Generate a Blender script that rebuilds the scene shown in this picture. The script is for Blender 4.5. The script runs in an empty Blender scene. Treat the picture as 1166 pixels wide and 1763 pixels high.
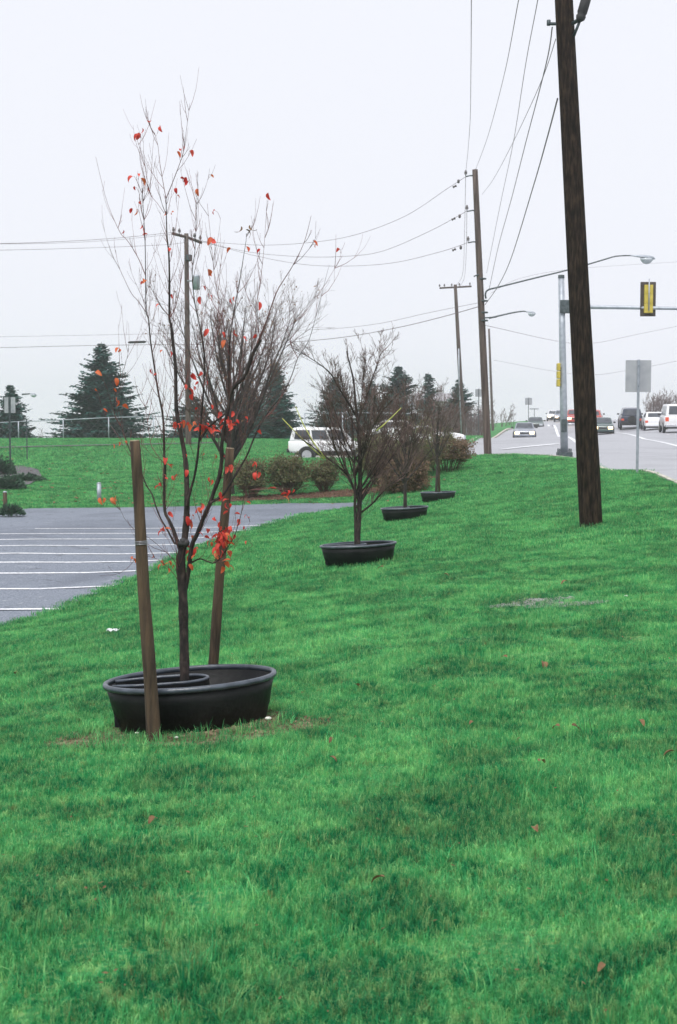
import bpy, bmesh, math, random
import numpy as np
from mathutils import Vector, Matrix, geometry

R = math.radians
random.seed(7)
SC = bpy.context.scene
COL = SC.collection

# ------------------------------------------------------------------ camera
FOC = 2449.0            # focal length in pixels of the 1166x1763 frame (50 mm on 36 mm)
CX, CY, HOR = 583.0, 881.5, 717.0
PITCH = math.atan((CY - HOR) / FOC)
EYE = 1.6
cam_d = bpy.data.cameras.new('camera')
cam = bpy.data.objects.new('camera', cam_d)
COL.objects.link(cam)
cam_d.sensor_fit = 'VERTICAL'
cam_d.sensor_height = 36.0
cam_d.lens = 36.0 * FOC / 1763.0
cam_d.clip_start = 0.1
cam_d.clip_end = 6000
cam.location = (0, 0, EYE)
cam.rotation_euler = (R(90) - PITCH, 0, 0)
cam_d.dof.use_dof = True
cam_d.dof.focus_distance = 12.0
cam_d.dof.aperture_fstop = 8.0
SC.camera = cam

# ------------------------------------------------------------------ world, sun, exposure
SUN_EL, SUN_ROT = R(58), R(200)
w = bpy.data.worlds.new('World')
SC.world = w
w.use_nodes = True
nt = w.node_tree
nt.nodes.clear()
out = nt.nodes.new('ShaderNodeOutputWorld')
sky = nt.nodes.new('ShaderNodeTexSky')
sky.sky_type = 'NISHITA'
sky.sun_disc = False
sky.sun_elevation = SUN_EL
sky.sun_rotation = SUN_ROT
sky.air_density = 1.0
sky.dust_density = 6.0
bg1 = nt.nodes.new('ShaderNodeBackground')
bg1.inputs[1].default_value = 0.05
nt.links.new(sky.outputs[0], bg1.inputs[0])
bg2 = nt.nodes.new('ShaderNodeBackground')      # the closed cloud cover, one even tone
bg2.inputs[0].default_value = (0.895, 0.915, 0.985, 1)
bg2.inputs[1].default_value = 1.06
mx = nt.nodes.new('ShaderNodeMixShader')
mx.inputs[0].default_value = 0.96
nt.links.new(bg1.outputs[0], mx.inputs[1])
nt.links.new(bg2.outputs[0], mx.inputs[2])
nt.links.new(mx.outputs[0], out.inputs[0])

sl = bpy.data.lights.new('sun', 'SUN')
sl.energy = 3.0
sl.angle = R(30)
sl.color = (1.0, 0.98, 0.94)
so = bpy.data.objects.new('sun', sl)
COL.objects.link(so)
so.rotation_euler = (R(90) - SUN_EL, 0, R(180) - SUN_ROT + R(0))
SC.view_settings.view_transform = 'Standard'
SC.view_settings.look = 'None'
SC.view_settings.exposure = 0.0
SC.view_settings.gamma = 1.0
SC.view_settings.use_curve_mapping = False
SC.cycles.volume_bounces = 1
SC.cycles.max_bounces = 8

# ------------------------------------------------------------------ survey helpers
cp, sp_ = math.cos(PITCH), math.sin(PITCH)
def ray(px, py):
    x = (px - CX) / FOC
    y = -(py - CY) / FOC
    # camera looks +Y, pitched down
    return Vector((x, cp + y * sp_, -sp_ + y * cp))
def P(px, py, Y):
    """point of the place seen at (px,py) of the photograph at depth Y"""
    d = ray(px, py)
    return Vector((0, 0, EYE)) + d * (Y / d.y)

# terrain: surveyed spots (px, py, depth)
CTRL = []
for a in [(330,1252,8.08),(620,972,18.4),(698,896,29.5),(755,864,39.5),(1018,907,22),(1097,812,35),(1166,828,31),
          (972,781,56),(840,778,60),(905,779,57.5),
          (0,1078,17.6),(120,1040,19.7),(250,985,23.8),(400,920,31.6),(530,885,38.6),(620,870,42.5),
          (50,874,42.1),(300,874,42.3),(0,950,27.5),(200,905,35),(-200,1000,24),
          (100,815,58),(350,815,58),(560,800,58),(600,830,49),
          (560,789,64),(560,791,68),(640,790,68),(400,778,72),(150,773,76),(0,774,76),(-150,774,76),
          (0,757,100),(200,757,100),(400,757,100),(520,758,96),(640,760,90),(720,764,82),
          (770,770,72),(795,766,73),(830,752,105),(880,737,140),
          (903,755,112),(1040,745,115),(1085,731,122),(1125,735,112),(1152,739,102),(1166,770,68),(1230,760,72),
          (982,728,135),(1025,723,160),(960,723,190),(915,725,185),(1100,723,190),(940,723.5,215),(1050,722.5,215),(1166,724,190),
          (1240,800,45),(1500,800,45),(1500,760,80),(1500,735,130)]:
    p = P(*a); CTRL.append((p.x, p.y, p.z))
CTRL += [(-2,3.2,.0),(2,3.2,.03),(0,0,.02),(-4,0,-.15),(4,0,.08),(-1,-12,.0),(8,-12,.1),(-12,-10,-.8),(12,5,.15),(20,0,.1),
         (-8,8,-.9),(-15,15,-1.1),(-25,25,-1.15),(-30,45,-1.1),(-35,70,-.6),(30,20,.2),(5,12,.06),(8,14,.1),(5.5,22,.1)]
for u in (-1.2,-.6,-.25,-.05,.07,.16,.3,.6,1.2):
    g = 1 if u < .05 else 0
    CTRL += [(u*150,150,-3.2 if g else (.5 if u > .1 else -1.2)),(u*400,400,-11),(u*1500,1500,-40)]
CTRL = np.array(CTRL)
def warp(x, y):
    yy = np.maximum(y, -14.0) + 20.0
    return x / yy * 1.6, np.log(yy)
_u, _v = warp(CTRL[:,0], CTRL[:,1])
_s = CTRL[:,2] / (np.maximum(CTRL[:,1], -14) + 20)
def _phi(r2): return 0.5 * r2 * np.log(np.maximum(r2, 1e-12))
_n = len(CTRL)
_A = np.zeros((_n+3, _n+3))
_A[:_n,:_n] = _phi((_u[:,None]-_u[None])**2 + (_v[:,None]-_v[None])**2) + np.eye(_n)*4e-4
_A[:_n,_n] = 1; _A[:_n,_n+1] = _u; _A[:_n,_n+2] = _v
_A[_n:,:_n] = _A[:_n,_n:].T
_w = np.linalg.solve(_A, np.concatenate([_s, np.zeros(3)]))
def TA(x, y):
    """terrain height for arrays"""
    x = np.asarray(x, float); y = np.asarray(y, float)
    u, v = warp(x, y)
    r = np.full(x.shape, _w[_n])
    r = r + _w[_n+1]*u + _w[_n+2]*v
    for i in range(_n):
        r = r + _w[i] * _phi((u-_u[i])**2 + (v-_v[i])**2)
    z = r * (np.maximum(y, -14) + 20)
    und = .012*np.sin(x*1.9+1.3*np.sin(y*.8)) * np.sin(y*1.3+x*.7) + .006*np.sin(x*4.1+y*2.7)
    return z + und * np.clip((20-y)/5, 0, 1)
def T(x, y): return float(TA(np.array([x]), np.array([y]))[0])
def G(px, py, dz=0.0):
    """where the sight line at (px,py) meets the ground"""
    d = ray(px, py)
    ys = np.concatenate([np.arange(2.5, 60, .1), np.arange(60, 260, .4)])
    z = EYE + d.z/d.y*ys; x = d.x/d.y*ys
    dd = z - TA(x, ys) - dz
    k = np.where(dd < 0)[0]
    if len(k) == 0:
        i = int(np.argmin(dd)); return Vector((x[i], ys[i], z[i]))
    i = k[0]
    t = dd[i-1]/(dd[i-1]-dd[i]) if i else 0
    yy = ys[i-1] + (ys[i]-ys[i-1])*t
    return Vector((d.x/d.y*yy, yy, EYE + d.z/d.y*yy))

# ------------------------------------------------------------------ object helpers
def tag(o, label=None, cat=None, group=None, kind=None):
    if label: o['label'] = label
    if cat: o['category'] = cat
    if group: o['group'] = group
    if kind: o['kind'] = kind
    return o
def empty(name, loc=(0,0,0), rz=0, label=None, cat=None, group=None):
    o = bpy.data.objects.new(name, None)
    o.empty_display_size = .2
    COL.objects.link(o)
    o.location = loc; o.rotation_euler = (0,0,rz)
    return tag(o, label, cat, group)
def mobj(name, me, m, parent=None, smooth=False, link=True):
    if m: me.materials.append(m)
    if smooth:
        me.polygons.foreach_set('use_smooth', [True]*len(me.polygons))
    o = bpy.data.objects.new(name, me)
    if link: COL.objects.link(o)
    if parent: o.parent = parent
    return o
class MB:
    def __init__(s): s.v = []; s.f = []
    def add(s, vs, fs):
        b = len(s.v); s.v += [tuple(v) for v in vs]; s.f += [tuple(b+i for i in f) for f in fs]
    def box(s, x0,x1,y0,y1,z0,z1, M=None):
        vs = [Vector((x,y,z)) for z in (z0,z1) for y in (y0,y1) for x in (x0,x1)]
        if M: vs = [M @ v for v in vs]
        s.add(vs, [(0,2,3,1),(4,5,7,6),(0,1,5,4),(2,6,7,3),(0,4,6,2),(1,3,7,5)])
    def hexa(s, q, off):
        """thin slab: quad q (4 points) pushed out by vector off"""
        q = [Vector(p) for p in q]; o = Vector(off)
        s.add(q + [p+o for p in q], [(0,3,2,1),(4,5,6,7),(0,1,5,4),(1,2,6,5),(2,3,7,6),(3,0,4,7)])
    def tube(s, pts, rad, n=6, cap=True):
        pts = [Vector(p) for p in pts]
        if len(pts) < 2: return
        b = len(s.v)
        prev = None
        for i, p in enumerate(pts):
            d = (pts[min(i+1,len(pts)-1)] - pts[max(i-1,0)])
            if d.length < 1e-9: d = Vector((0,0,1))
            d.normalize()
            if prev is None:
                a = Vector((1,0,0)) if abs(d.x) < .8 else Vector((0,1,0))
                u = d.cross(a).normalized()
            else:
                u = (prev - d * prev.dot(d))
                u = u.normalized() if u.length > 1e-6 else d.orthogonal().normalized()
            prev = u
            v = d.cross(u)
            r = rad[i] if hasattr(rad, '__len__') else rad
            for k in range(n):
                a = 2*math.pi*k/n
                q = p + (u*math.cos(a) + v*math.sin(a))*r
                s.v.append((q.x,q.y,q.z))
        for i in range(len(pts)-1):
            for k in range(n):
                k2 = (k+1)%n
                s.f.append((b+i*n+k, b+i*n+k2, b+(i+1)*n+k2, b+(i+1)*n+k))
        if cap:
            s.f.append(tuple(b+k for k in reversed(range(n))))
            e = b+(len(pts)-1)*n
            s.f.append(tuple(e+k for k in range(n)))
    def lathe(s, prof, n=24, M=None, sx=1, sy=1, close=False):
        b = len(s.v); m = len(prof)
        for (r, z) in prof:
            for k in range(n):
                a = 2*math.pi*k/n
                p = Vector((r*math.cos(a)*sx, r*math.sin(a)*sy, z))
                if M: p = M @ p
                s.v.append(tuple(p))
        for i in range(m if close else m-1):
            j = (i+1) % m
            for k in range(n):
                k2 = (k+1)%n
                s.f.append((b+i*n+k, b+i*n+k2, b+j*n+k2, b+j*n+k))
        if not close:
            s.f.append(tuple(b+k for k in reversed(range(n))))
            s.f.append(tuple(b+(m-1)*n+k for k in range(n)))
    def mesh(s, name):
        me = bpy.data.meshes.new(name)
        me.from_pydata(s.v, [], s.f); me.update()
        return me
    def build(s, name, m, parent=None, smooth=False, link=True):
        return mobj(name, s.mesh(name), m, parent, smooth, link)
def bev(o, w=.01, seg=2, ang=35):
    md = o.modifiers.new('bevel', 'BEVEL'); md.width = w; md.segments = seg
    md.limit_method = 'ANGLE'; md.angle_limit = R(ang)
    return o
def copy_tree(o, parent=None):
    c = o.copy(); COL.objects.link(c)
    if parent: c.parent = parent
    for ch in list(o.children): copy_tree(ch, c)
    return c

# ------------------------------------------------------------------ materials
def mat(name, c1, c2=None, rough=.7, scale=8.0, metal=0, bump=0, bscale=None, c3=None, coords='Object', stretch=None, spec=.5, detail=5, lo=.35, hi=.65, trans=0, coat=0, emit=None):
    m = bpy.data.materials.new(name); m.use_nodes = True
    n = m.node_tree.nodes; l = m.node_tree.links
    b = n['Principled BSDF']
    b.inputs['Roughness'].default_value = rough
    b.inputs['Metallic'].default_value = metal
    b.inputs['Specular IOR Level'].default_value = spec
    b.inputs['Coat Weight'].default_value = coat
    b.inputs['Base Color'].default_value = (*c1, 1)
    if emit:
        b.inputs['Emission Color'].default_value = (*emit[0], 1); b.inputs['Emission Strength'].default_value = emit[1]
    if coords == 'World':
        src = n.new('ShaderNodeNewGeometry').outputs['Position']
    else:
        src = n.new('ShaderNodeTexCoord').outputs['Object']
    if stretch:
        mp = n.new('ShaderNodeMapping'); mp.inputs['Scale'].default_value = stretch
        l.new(src, mp.inputs[0]); src = mp.outputs[0]
    if c2:
        t = n.new('ShaderNodeTexNoise'); t.inputs['Scale'].default_value = scale; t.inputs['Detail'].default_value = detail
        l.new(src, t.inputs['Vector'])
        r = n.new('ShaderNodeValToRGB')
        r.color_ramp.elements[0].position = lo; r.color_ramp.elements[0].color = (*c1, 1)
        r.color_ramp.elements[1].position = hi; r.color_ramp.elements[1].color = (*c2, 1)
        if c3:
            e = r.color_ramp.elements.new(.5*(lo+hi)); e.color = (*c3, 1)
        l.new(t.outputs[0], r.inputs[0]); l.new(r.outputs[0], b.inputs['Base Color'])
    if bump:
        t2 = n.new('ShaderNodeTexNoise'); t2.inputs['Scale'].default_value = bscale or scale*3; t2.inputs['Detail'].default_value = 4
        l.new(src, t2.inputs['Vector'])
        bp = n.new('ShaderNodeBump'); bp.inputs['Strength'].default_value = bump; bp.inputs['Distance'].default_value = .02
        l.new(t2.outputs[0], bp.inputs['Height']); l.new(bp.outputs[0], b.inputs['Normal'])
    if trans:
        o = n['Material Output']
        tr = n.new('ShaderNodeBsdfTranslucent'); mxs = n.new('ShaderNodeMixShader'); mxs.inputs[0].default_value = trans
        if c2: l.new(r.outputs[0], tr.inputs[0])
        else: tr.inputs[0].default_value = (*c1, 1)
        l.new(b.outputs[0], mxs.inputs[1]); l.new(tr.outputs[0], mxs.inputs[2]); l.new(mxs.outputs[0], o.inputs[0])
    return m

def grass_mat(name, blade):
    m = bpy.data.materials.new(name); m.use_nodes = True
    n = m.node_tree.nodes; l = m.node_tree.links
    b = n['Principled BSDF']
    b.inputs['Roughness'].default_value = .55 if blade else .9
    b.inputs['Specular IOR Level'].default_value = .12 if blade else .05
    pos = n.new('ShaderNodeNewGeometry').outputs['Position']
    def noise(sc, det=4, off=0, dist=0):
        mp = n.new('ShaderNodeMapping'); mp.inputs['Location'].default_value = (off, off*1.7, 0); mp.inputs['Scale'].default_value = (1,1,.15)
        l.new(pos, mp.inputs[0])
        t = n.new('ShaderNodeTexNoise'); t.inputs['Scale'].default_value = sc; t.inputs['Detail'].default_value = det
        t.inputs['Distortion'].default_value = dist
        l.new(mp.outputs[0], t.inputs['Vector']); return t.outputs[0]
    def ramp(src, stops):
        r = n.new('ShaderNodeValToRGB')
        while len(r.color_ramp.elements) < len(stops): r.color_ramp.elements.new(.5)
        for e, (p, c) in zip(r.color_ramp.elements, stops):
            e.position = p; e.color = (*c, 1)
        l.new(src, r.inputs[0]); return r.outputs[0]
    def mix(f, a, bb, typ='MIX'):
        q = n.new('ShaderNodeMix'); q.data_type = 'RGBA'; q.blend_type = typ
        if hasattr(f, 'is_linked') or hasattr(f, 'links'): l.new(f, q.inputs[0])
        else: q.inputs[0].default_value = f
        l.new(a, q.inputs[6]); l.new(bb, q.inputs[7]); return q.outputs[2]
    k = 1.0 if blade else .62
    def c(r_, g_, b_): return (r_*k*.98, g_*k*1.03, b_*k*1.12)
    # lush emerald clumps against paler, yellower turf
    big = ramp(noise(1.15, 9, 7, 1.4), [(.40, c(.001,.07,.034)), (.49, c(.025,.27,.085)), (.60, c(.20,.58,.19))])
    mid = ramp(noise(6.5, 8, 11, .8), [(.38, c(.002,.11,.044)), (.5, c(.045,.34,.10)), (.62, c(.32,.62,.20))])
    fin = ramp(noise(34, 6, 31, .3), [(.34, c(.003,.09,.045)), (.5, c(.04,.33,.10)), (.62, c(.50,.66,.24))])
    col = mix(.42, big, mid)
    col = mix(.42, col, fin)
    # dry straw flecks
    str_f = ramp(noise(16, 3, 23), [(.60, (0,0,0)), (.72, (1,1,1))])
    straw = ramp(noise(30, 2, 5), [(.4, c(.18,.22,.07)), (.6, c(.26,.20,.08))])
    q = n.new('ShaderNodeMath'); q.operation = 'MULTIPLY'; q.inputs[1].default_value = .75
    l.new(str_f, q.inputs[0])
    col = mix(q.outputs[0], col, straw)
    if blade:
        oi = n.new('ShaderNodeObjectInfo')
        hs = n.new('ShaderNodeHueSaturation')
        mr = n.new('ShaderNodeMapRange'); mr.inputs[3].default_value = .7; mr.inputs[4].default_value = 1.3
        l.new(oi.outputs['Random'], mr.inputs[0]); l.new(mr.outputs[0], hs.inputs['Value'])
        l.new(col, hs.inputs['Color']); col = hs.outputs[0]
    # bare gravelly patch and worn soil round the tub are stains of the ground itself
    l.new(col, b.inputs['Base Color'])
    o = n['Material Output']
    if blade:
        tr = n.new('ShaderNodeBsdfTranslucent'); l.new(col, tr.inputs[0])
        ms = n.new('ShaderNodeMixShader'); ms.inputs[0].default_value = .35
        l.new(b.outputs[0], ms.inputs[1]); l.new(tr.outputs[0], ms.inputs[2]); l.new(ms.outputs[0], o.inputs[0])
    else:
        t2 = n.new('ShaderNodeTexNoise'); t2.inputs['Scale'].default_value = 14; t2.inputs['Detail'].default_value = 6
        l.new(pos, t2.inputs['Vector'])
        bp = n.new('ShaderNodeBump'); bp.inputs['Strength'].default_value = .8; bp.inputs['Distance'].default_value = .06
        l.new(t2.outputs[0], bp.inputs['Height']); l.new(bp.outputs[0], b.inputs['Normal'])
    return m

M = {}
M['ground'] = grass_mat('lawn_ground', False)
M['blade'] = grass_mat('grass_blade', True)
M['asphalt'] = mat('lot_asphalt', (.085,.105,.145), (.26,.285,.335), rough=.75, scale=38, coords='World', bump=.5, bscale=130, detail=8)
M['road'] = mat('road_asphalt', (.27,.275,.30), (.37,.37,.40), rough=.42, scale=26, coords='World', bump=.25, bscale=90, detail=8, stretch=(1,.25,1))
def stain(m, scale, lo, hi, dark, amt, seed):
    n = m.node_tree.nodes; l = m.node_tree.links; b = n['Principled BSDF']
    src = b.inputs['Base Color'].links[0].from_socket
    g = n.new('ShaderNodeNewGeometry'); mp = n.new('ShaderNodeMapping'); mp.inputs['Location'].default_value = (seed, seed, 0)
    l.new(g.outputs['Position'], mp.inputs[0])
    t = n.new('ShaderNodeTexNoise'); t.inputs['Scale'].default_value = scale; t.inputs['Detail'].default_value = 7; t.inputs['Distortion'].default_value = .7
    l.new(mp.outputs[0], t.inputs['Vector'])
    mr = n.new('ShaderNodeMapRange'); mr.inputs[1].default_value = lo; mr.inputs[2].default_value = hi; mr.inputs[3].default_value = 0; mr.inputs[4].default_value = amt
    l.new(t.outputs[0], mr.inputs[0])
    q = n.new('ShaderNodeMix'); q.data_type = 'RGBA'; q.inputs[7].default_value = (*dark, 1)
    l.new(mr.outputs[0], q.inputs[0]); l.new(src, q.inputs[6]); l.new(q.outputs[2], b.inputs['Base Color'])
stain(M['asphalt'], .35, .50, .66, (.10,.115,.15), .7, 3)
stain(M['asphalt'], 2.6, .60, .72, (.05,.055,.07), .6, 9)
stain(M['asphalt'], 5.0, .62, .72, (.34,.36,.40), .5, 21)
stain(M['road'], .25, .5, .7, (.17,.17,.19), .6, 5)
M['paint'] = mat('road_paint', (.80,.81,.84), (.42,.43,.47), rough=.6, scale=14, coords='World', lo=.45, hi=.72)
M['kerb'] = mat('kerb_concrete', (.42,.38,.32), (.55,.52,.47), rough=.9, scale=5, coords='World', bump=.3)
M['soil'] = mat('bare_soil', (.085,.06,.035), (.30,.24,.15), rough=1, scale=22, coords='World', bump=1, bscale=60, c3=(.16,.12,.07))
M['gravel'] = mat('pale_gravel', (.12,.13,.11), (.48,.47,.46), rough=1, scale=40, coords='World', bump=1, bscale=90)
M['mulch'] = mat('bark_mulch', (.04,.03,.022), (.13,.085,.055), rough=1, scale=18, coords='World', bump=1, bscale=50, c3=(.12,.06,.04))
M['bark'] = mat('young_bark', (.010,.007,.007), (.055,.038,.033), rough=.85, scale=30, stretch=(1,1,.35), bump=.6, bscale=90, c3=(.022,.015,.014))
M['twig'] = mat('twig_bark', (.075,.022,.024), (.18,.075,.068), rough=.8, scale=12)
M['dark_bark'] = mat('dark_bark', (.018,.014,.012), (.055,.042,.038), rough=.9, scale=14, stretch=(1,1,.3))
M['grey_twig'] = mat('grey_twig', (.062,.040,.036), (.15,.10,.088), rough=.9, scale=10)
M['shrub_twig'] = mat('shrub_twig', (.07,.045,.03), (.15,.095,.06), rough=.9, scale=10)
M['shrub_leaf'] = mat('shrub_leaf', (.055,.09,.03), (.17,.14,.065), rough=.8, scale=14, coords='World', trans=.2)
M['brown_leaf'] = mat('brown_shrub_leaf', (.08,.06,.03), (.22,.13,.08), rough=.8, scale=10, coords='World', trans=.2)
M['red_leaf'] = mat('red_leaf', (.50,.022,.02), (.85,.12,.09), rough=.5, scale=9, coords='World', trans=.4, spec=.3)
M['orange_leaf'] = mat('orange_leaf', (.62,.10,.04), (.75,.2,.08), rough=.5, scale=9, coords='World', trans=.4, spec=.3)
M['dead_leaf'] = mat('dead_leaf', (.12,.06,.028), (.25,.145,.07), rough=.8, scale=30, coords='World', trans=.2)
M['bud'] = mat('yellow_shoot', (.42,.46,.10), (.60,.58,.18), rough=.6, scale=10)
M['stake'] = mat('stake_wood', (.032,.021,.014), (.10,.064,.038), rough=.9, scale=9, stretch=(3,3,.35), bump=.6, bscale=40, c3=(.070,.046,.029))
M['cut'] = mat('cut_wood', (.35,.27,.19), (.5,.4,.3), rough=.9, scale=30)
M['plastic'] = mat('black_plastic', (.005,.0055,.007), (.020,.020,.020), rough=.5, scale=4, lo=.45, hi=.8, bump=.15, bscale=30, spec=.25)
M['rimplastic'] = mat('worn_plastic_rim', (.035,.045,.06), (.07,.085,.11), rough=.32, scale=12, bump=.2, spec=.6)
M['wire'] = mat('wire', (.25,.25,.27), (.4,.4,.42), rough=.4, metal=.6, scale=20)
M['cable'] = mat('cable', (.14,.10,.12), (.20,.15,.165), rough=.6, scale=2)
M['pole'] = mat('creosote_pole', (.007,.005,.004), (.046,.030,.021), rough=.95, scale=11, stretch=(3,3,.5), bump=.8, bscale=26, spec=.15, c3=(.020,.0135,.010), detail=12)
M['farpole'] = mat('weathered_pole', (.045,.03,.026), (.12,.088,.075), rough=.95, scale=4, stretch=(3,3,.22), bump=.5)
M['ceramic'] = mat('insulator', (.06,.05,.055), (.12,.10,.10), rough=.3, scale=5)
M['steel'] = mat('galvanised_steel', (.30,.33,.38), (.42,.45,.50), rough=.5, metal=.35, scale=6, bump=.1)
M['darksteel'] = mat('dark_steel', (.035,.05,.055), (.09,.11,.12), rough=.6, metal=.3, scale=12)
M['sign'] = mat('bare_sign_back', (.34,.35,.38), (.44,.45,.47), rough=.45, metal=.5, scale=3)
M['sigblack'] = mat('signal_black', (.035,.025,.02), (.06,.045,.035), rough=.6, scale=5)
M['sigyellow'] = mat('signal_yellow', (.44,.34,.035), (.56,.45,.07), rough=.5, scale=5)
M['needle'] = mat('conifer_needles', (.008,.045,.038), (.035,.12,.09), rough=.75, scale=1.3, coords='World', c3=(.022,.085,.075), spec=.3)
M['bluneedle'] = mat('blue_conifer_needles', (.015,.045,.045), (.06,.12,.105), rough=.75, scale=1.3, coords='World', c3=(.03,.075,.065), spec=.3)
M['juniper'] = mat('juniper', (.012,.04,.025), (.05,.11,.06), rough=.8, scale=8, coords='World')
M['greymulch'] = mat('grey_ground_mulch', (.05,.045,.055), (.14,.125,.14), rough=1, scale=9, coords='World', bump=1, bscale=20)
M['white_paint'] = mat('white_car_paint', (.80,.80,.81), (.74,.74,.76), rough=.3, scale=2, coat=.5)
M['red_paint'] = mat('red_car_paint', (.40,.035,.022), (.34,.03,.02), rough=.3, scale=2, coat=.5)
M['blue_paint'] = mat('dark_blue_car_paint', (.018,.028,.055), (.025,.036,.07), rough=.3, scale=2, coat=.5)
M['silver_paint'] = mat('silver_car_paint', (.20,.22,.27), (.26,.28,.33), rough=.3, scale=2, coat=.5, metal=.2)
M['green_paint'] = mat('dark_green_car_paint', (.03,.06,.06), (.04,.075,.07), rough=.3, scale=2, coat=.5)
M['glass'] = mat('car_glass', (.03,.035,.045), (.06,.068,.085), rough=.08, scale=2, spec=.8)
M['rubber'] = mat('tyre_rubber', (.012,.012,.013), (.022,.022,.022), rough=.9, scale=20)
M['trim'] = mat('black_trim', (.02,.02,.022), (.035,.034,.036), rough=.7, scale=8)
M['rim'] = mat('alloy_rim', (.45,.46,.48), (.55,.56,.58), rough=.35, metal=.6, scale=8)
M['chrome'] = mat('chrome', (.7,.7,.72), (.62,.62,.65), rough=.18, metal=1, scale=3)
M['tail'] = mat('tail_lamp', (.62,.05,.02), (.75,.12,.04), rough=.25, scale=8)
M['head_on'] = mat('lit_headlight', (.9,.85,.7), rough=.3, emit=((1.0,.66,.30), 5.0))
M['glow'] = mat('indicator_amber', (.8,.3,.05), rough=.3)
M['litter'] = mat('white_litter', (.80,.82,.84), (.65,.68,.72), rough=.7, scale=20)
M['petal'] = mat('seed_head', (.80,.80,.74), (.65,.66,.58), rough=.9, scale=40)
M['stem'] = mat('flower_stem', (.16,.28,.10), rough=.7)
M['roof'] = mat('shingle_roof', (.26,.25,.27), (.34,.33,.35), rough=.9, scale=6, bump=.3)
M['wall'] = mat('pale_siding', (.48,.46,.46), (.56,.54,.53), rough=.9, scale=3)
M['wood_grey'] = mat('grey_fence_wood', (.16,.15,.17), (.25,.24,.26), rough=.95, scale=4, stretch=(2,2,.3))
M['lampglass'] = mat('lamp_glass', (.42,.46,.50), (.52,.55,.6), rough=.2, scale=6)

# ------------------------------------------------------------------ outlines of paved areas
def poly_world(lst): return [(P(*a).x, P(*a).y) for a in lst]
lot_near = [(-9.5, 13.5)] + [(P(*a).x, P(*a).y) for a in [(0,1078,17.6),(60,1062,18.4),(120,1040,19.7),(180,1015,21.5),(250,985,23.8),(320,952,27.2),(400,920,31.6),(460,903,34.6),(530,885,38.6),(600,874,41.5),(640,869,43.4)]]
lot_far = [(P(*a).x, P(*a).y) for a in [(500,871,44.0),(380,872,43.4),(250,873,42.8),(100,874,42.3),(50,874.5,42.1)]] + [(-9.9,39.5),(-12,37.5),(-16,36.5),(-45,36.0),(-45,5)]
LOT = lot_near + lot_far
road_left = [(3.5,-20),(4.6,0),(5.8,14),(7.4,31),(7.75,35.6),(8.3,42),(8.9,49),(9.0,52.5),(8.2,55.2),(6.6,57.0),(4.2,58.6),(0.9,62.5),(-2.3,66.0)]
road_back = [(-2.5,70.5),(-.5,72.2),(3.0,73.0),(5.6,74.5),(7.2,79),(8.4,88),(10.6,105),(14,124),(17,140),(24,175),(32,210),(48,270),(75,360)]
road_right = [(130,350),(85,250),(62,205),(52,170),(44,140),(38,110),(34,80),(31,50),(30,20),(28,-20)]
ROAD = road_left + road_back + road_right
def sdist(poly, X, Y):
    """signed distance: negative inside"""
    X = np.asarray(X,float); Y = np.asarray(Y,float)
    d = np.full(X.shape, 1e9); ins = np.zeros(X.shape, bool)
    n = len(poly)
    for i in range(n):
        x1,y1 = poly[i]; x2,y2 = poly[(i+1)%n]
        ex,ey = x2-x1, y2-y1
        t = np.clip(((X-x1)*ex+(Y-y1)*ey)/(ex*ex+ey*ey+1e-12),0,1)
        d = np.minimum(d, np.hypot(X-x1-t*ex, Y-y1-t*ey))
        c = ((y1>Y)!=(y2>Y)) & (X < (x2-x1)*(Y-y1)/(y2-y1+1e-12)+x1)
        ins ^= c
    return np.where(ins, -d, d)

# ------------------------------------------------------------------ ground sheet
def axis_x():
    t = np.linspace(-1, 1, 321); k = 7.2
    return np.sinh(t*k)/math.sinh(k)*600
def axis_y():
    a = np.arange(-25, 2, 1.0); b = np.arange(2, 24, .2); c = []
    y = 24.0; st = .22
    while y < 620: c.append(y); y += st; st *= 1.022
    return np.concatenate([a, b, np.array(c)])
ax, ay = axis_x(), axis_y()
GX, GY = np.meshgrid(ax, ay)
gz = TA(GX, GY)
dip = .07 + .0012*np.maximum(GY, 0)
sl_ = sdist(LOT, GX, GY); sr_ = sdist(ROAD, GX, GY)
cell = .22 + .008*np.maximum(GY, 0)
gz = gz - np.where(sl_ < cell, dip, 0) - np.where(sr_ < .12, dip+.16, 0)
nx_, ny_ = len(ax), len(ay)
me = bpy.data.meshes.new('ground')
V = np.stack([GX, GY, gz], -1).reshape(-1, 3)
idx = np.arange(nx_*ny_).reshape(ny_, nx_)
F = np.stack([idx[:-1,:-1], idx[:-1,1:], idx[1:,1:], idx[1:,:-1]], -1).reshape(-1, 4)
me.vertices.add(len(V)); me.vertices.foreach_set('co', V.ravel())
me.loops.add(F.size); me.loops.foreach_set('vertex_index', F.ravel())
me.polygons.add(len(F)); me.polygons.foreach_set('loop_start', np.arange(0, F.size, 4)); me.polygons.foreach_set('loop_total', np.full(len(F), 4))
me.update(calc_edges=True); me.validate()
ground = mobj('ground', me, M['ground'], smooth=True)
tag(ground, kind='structure')
print('ground', len(V), 'z', gz.min(), gz.max())

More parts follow.
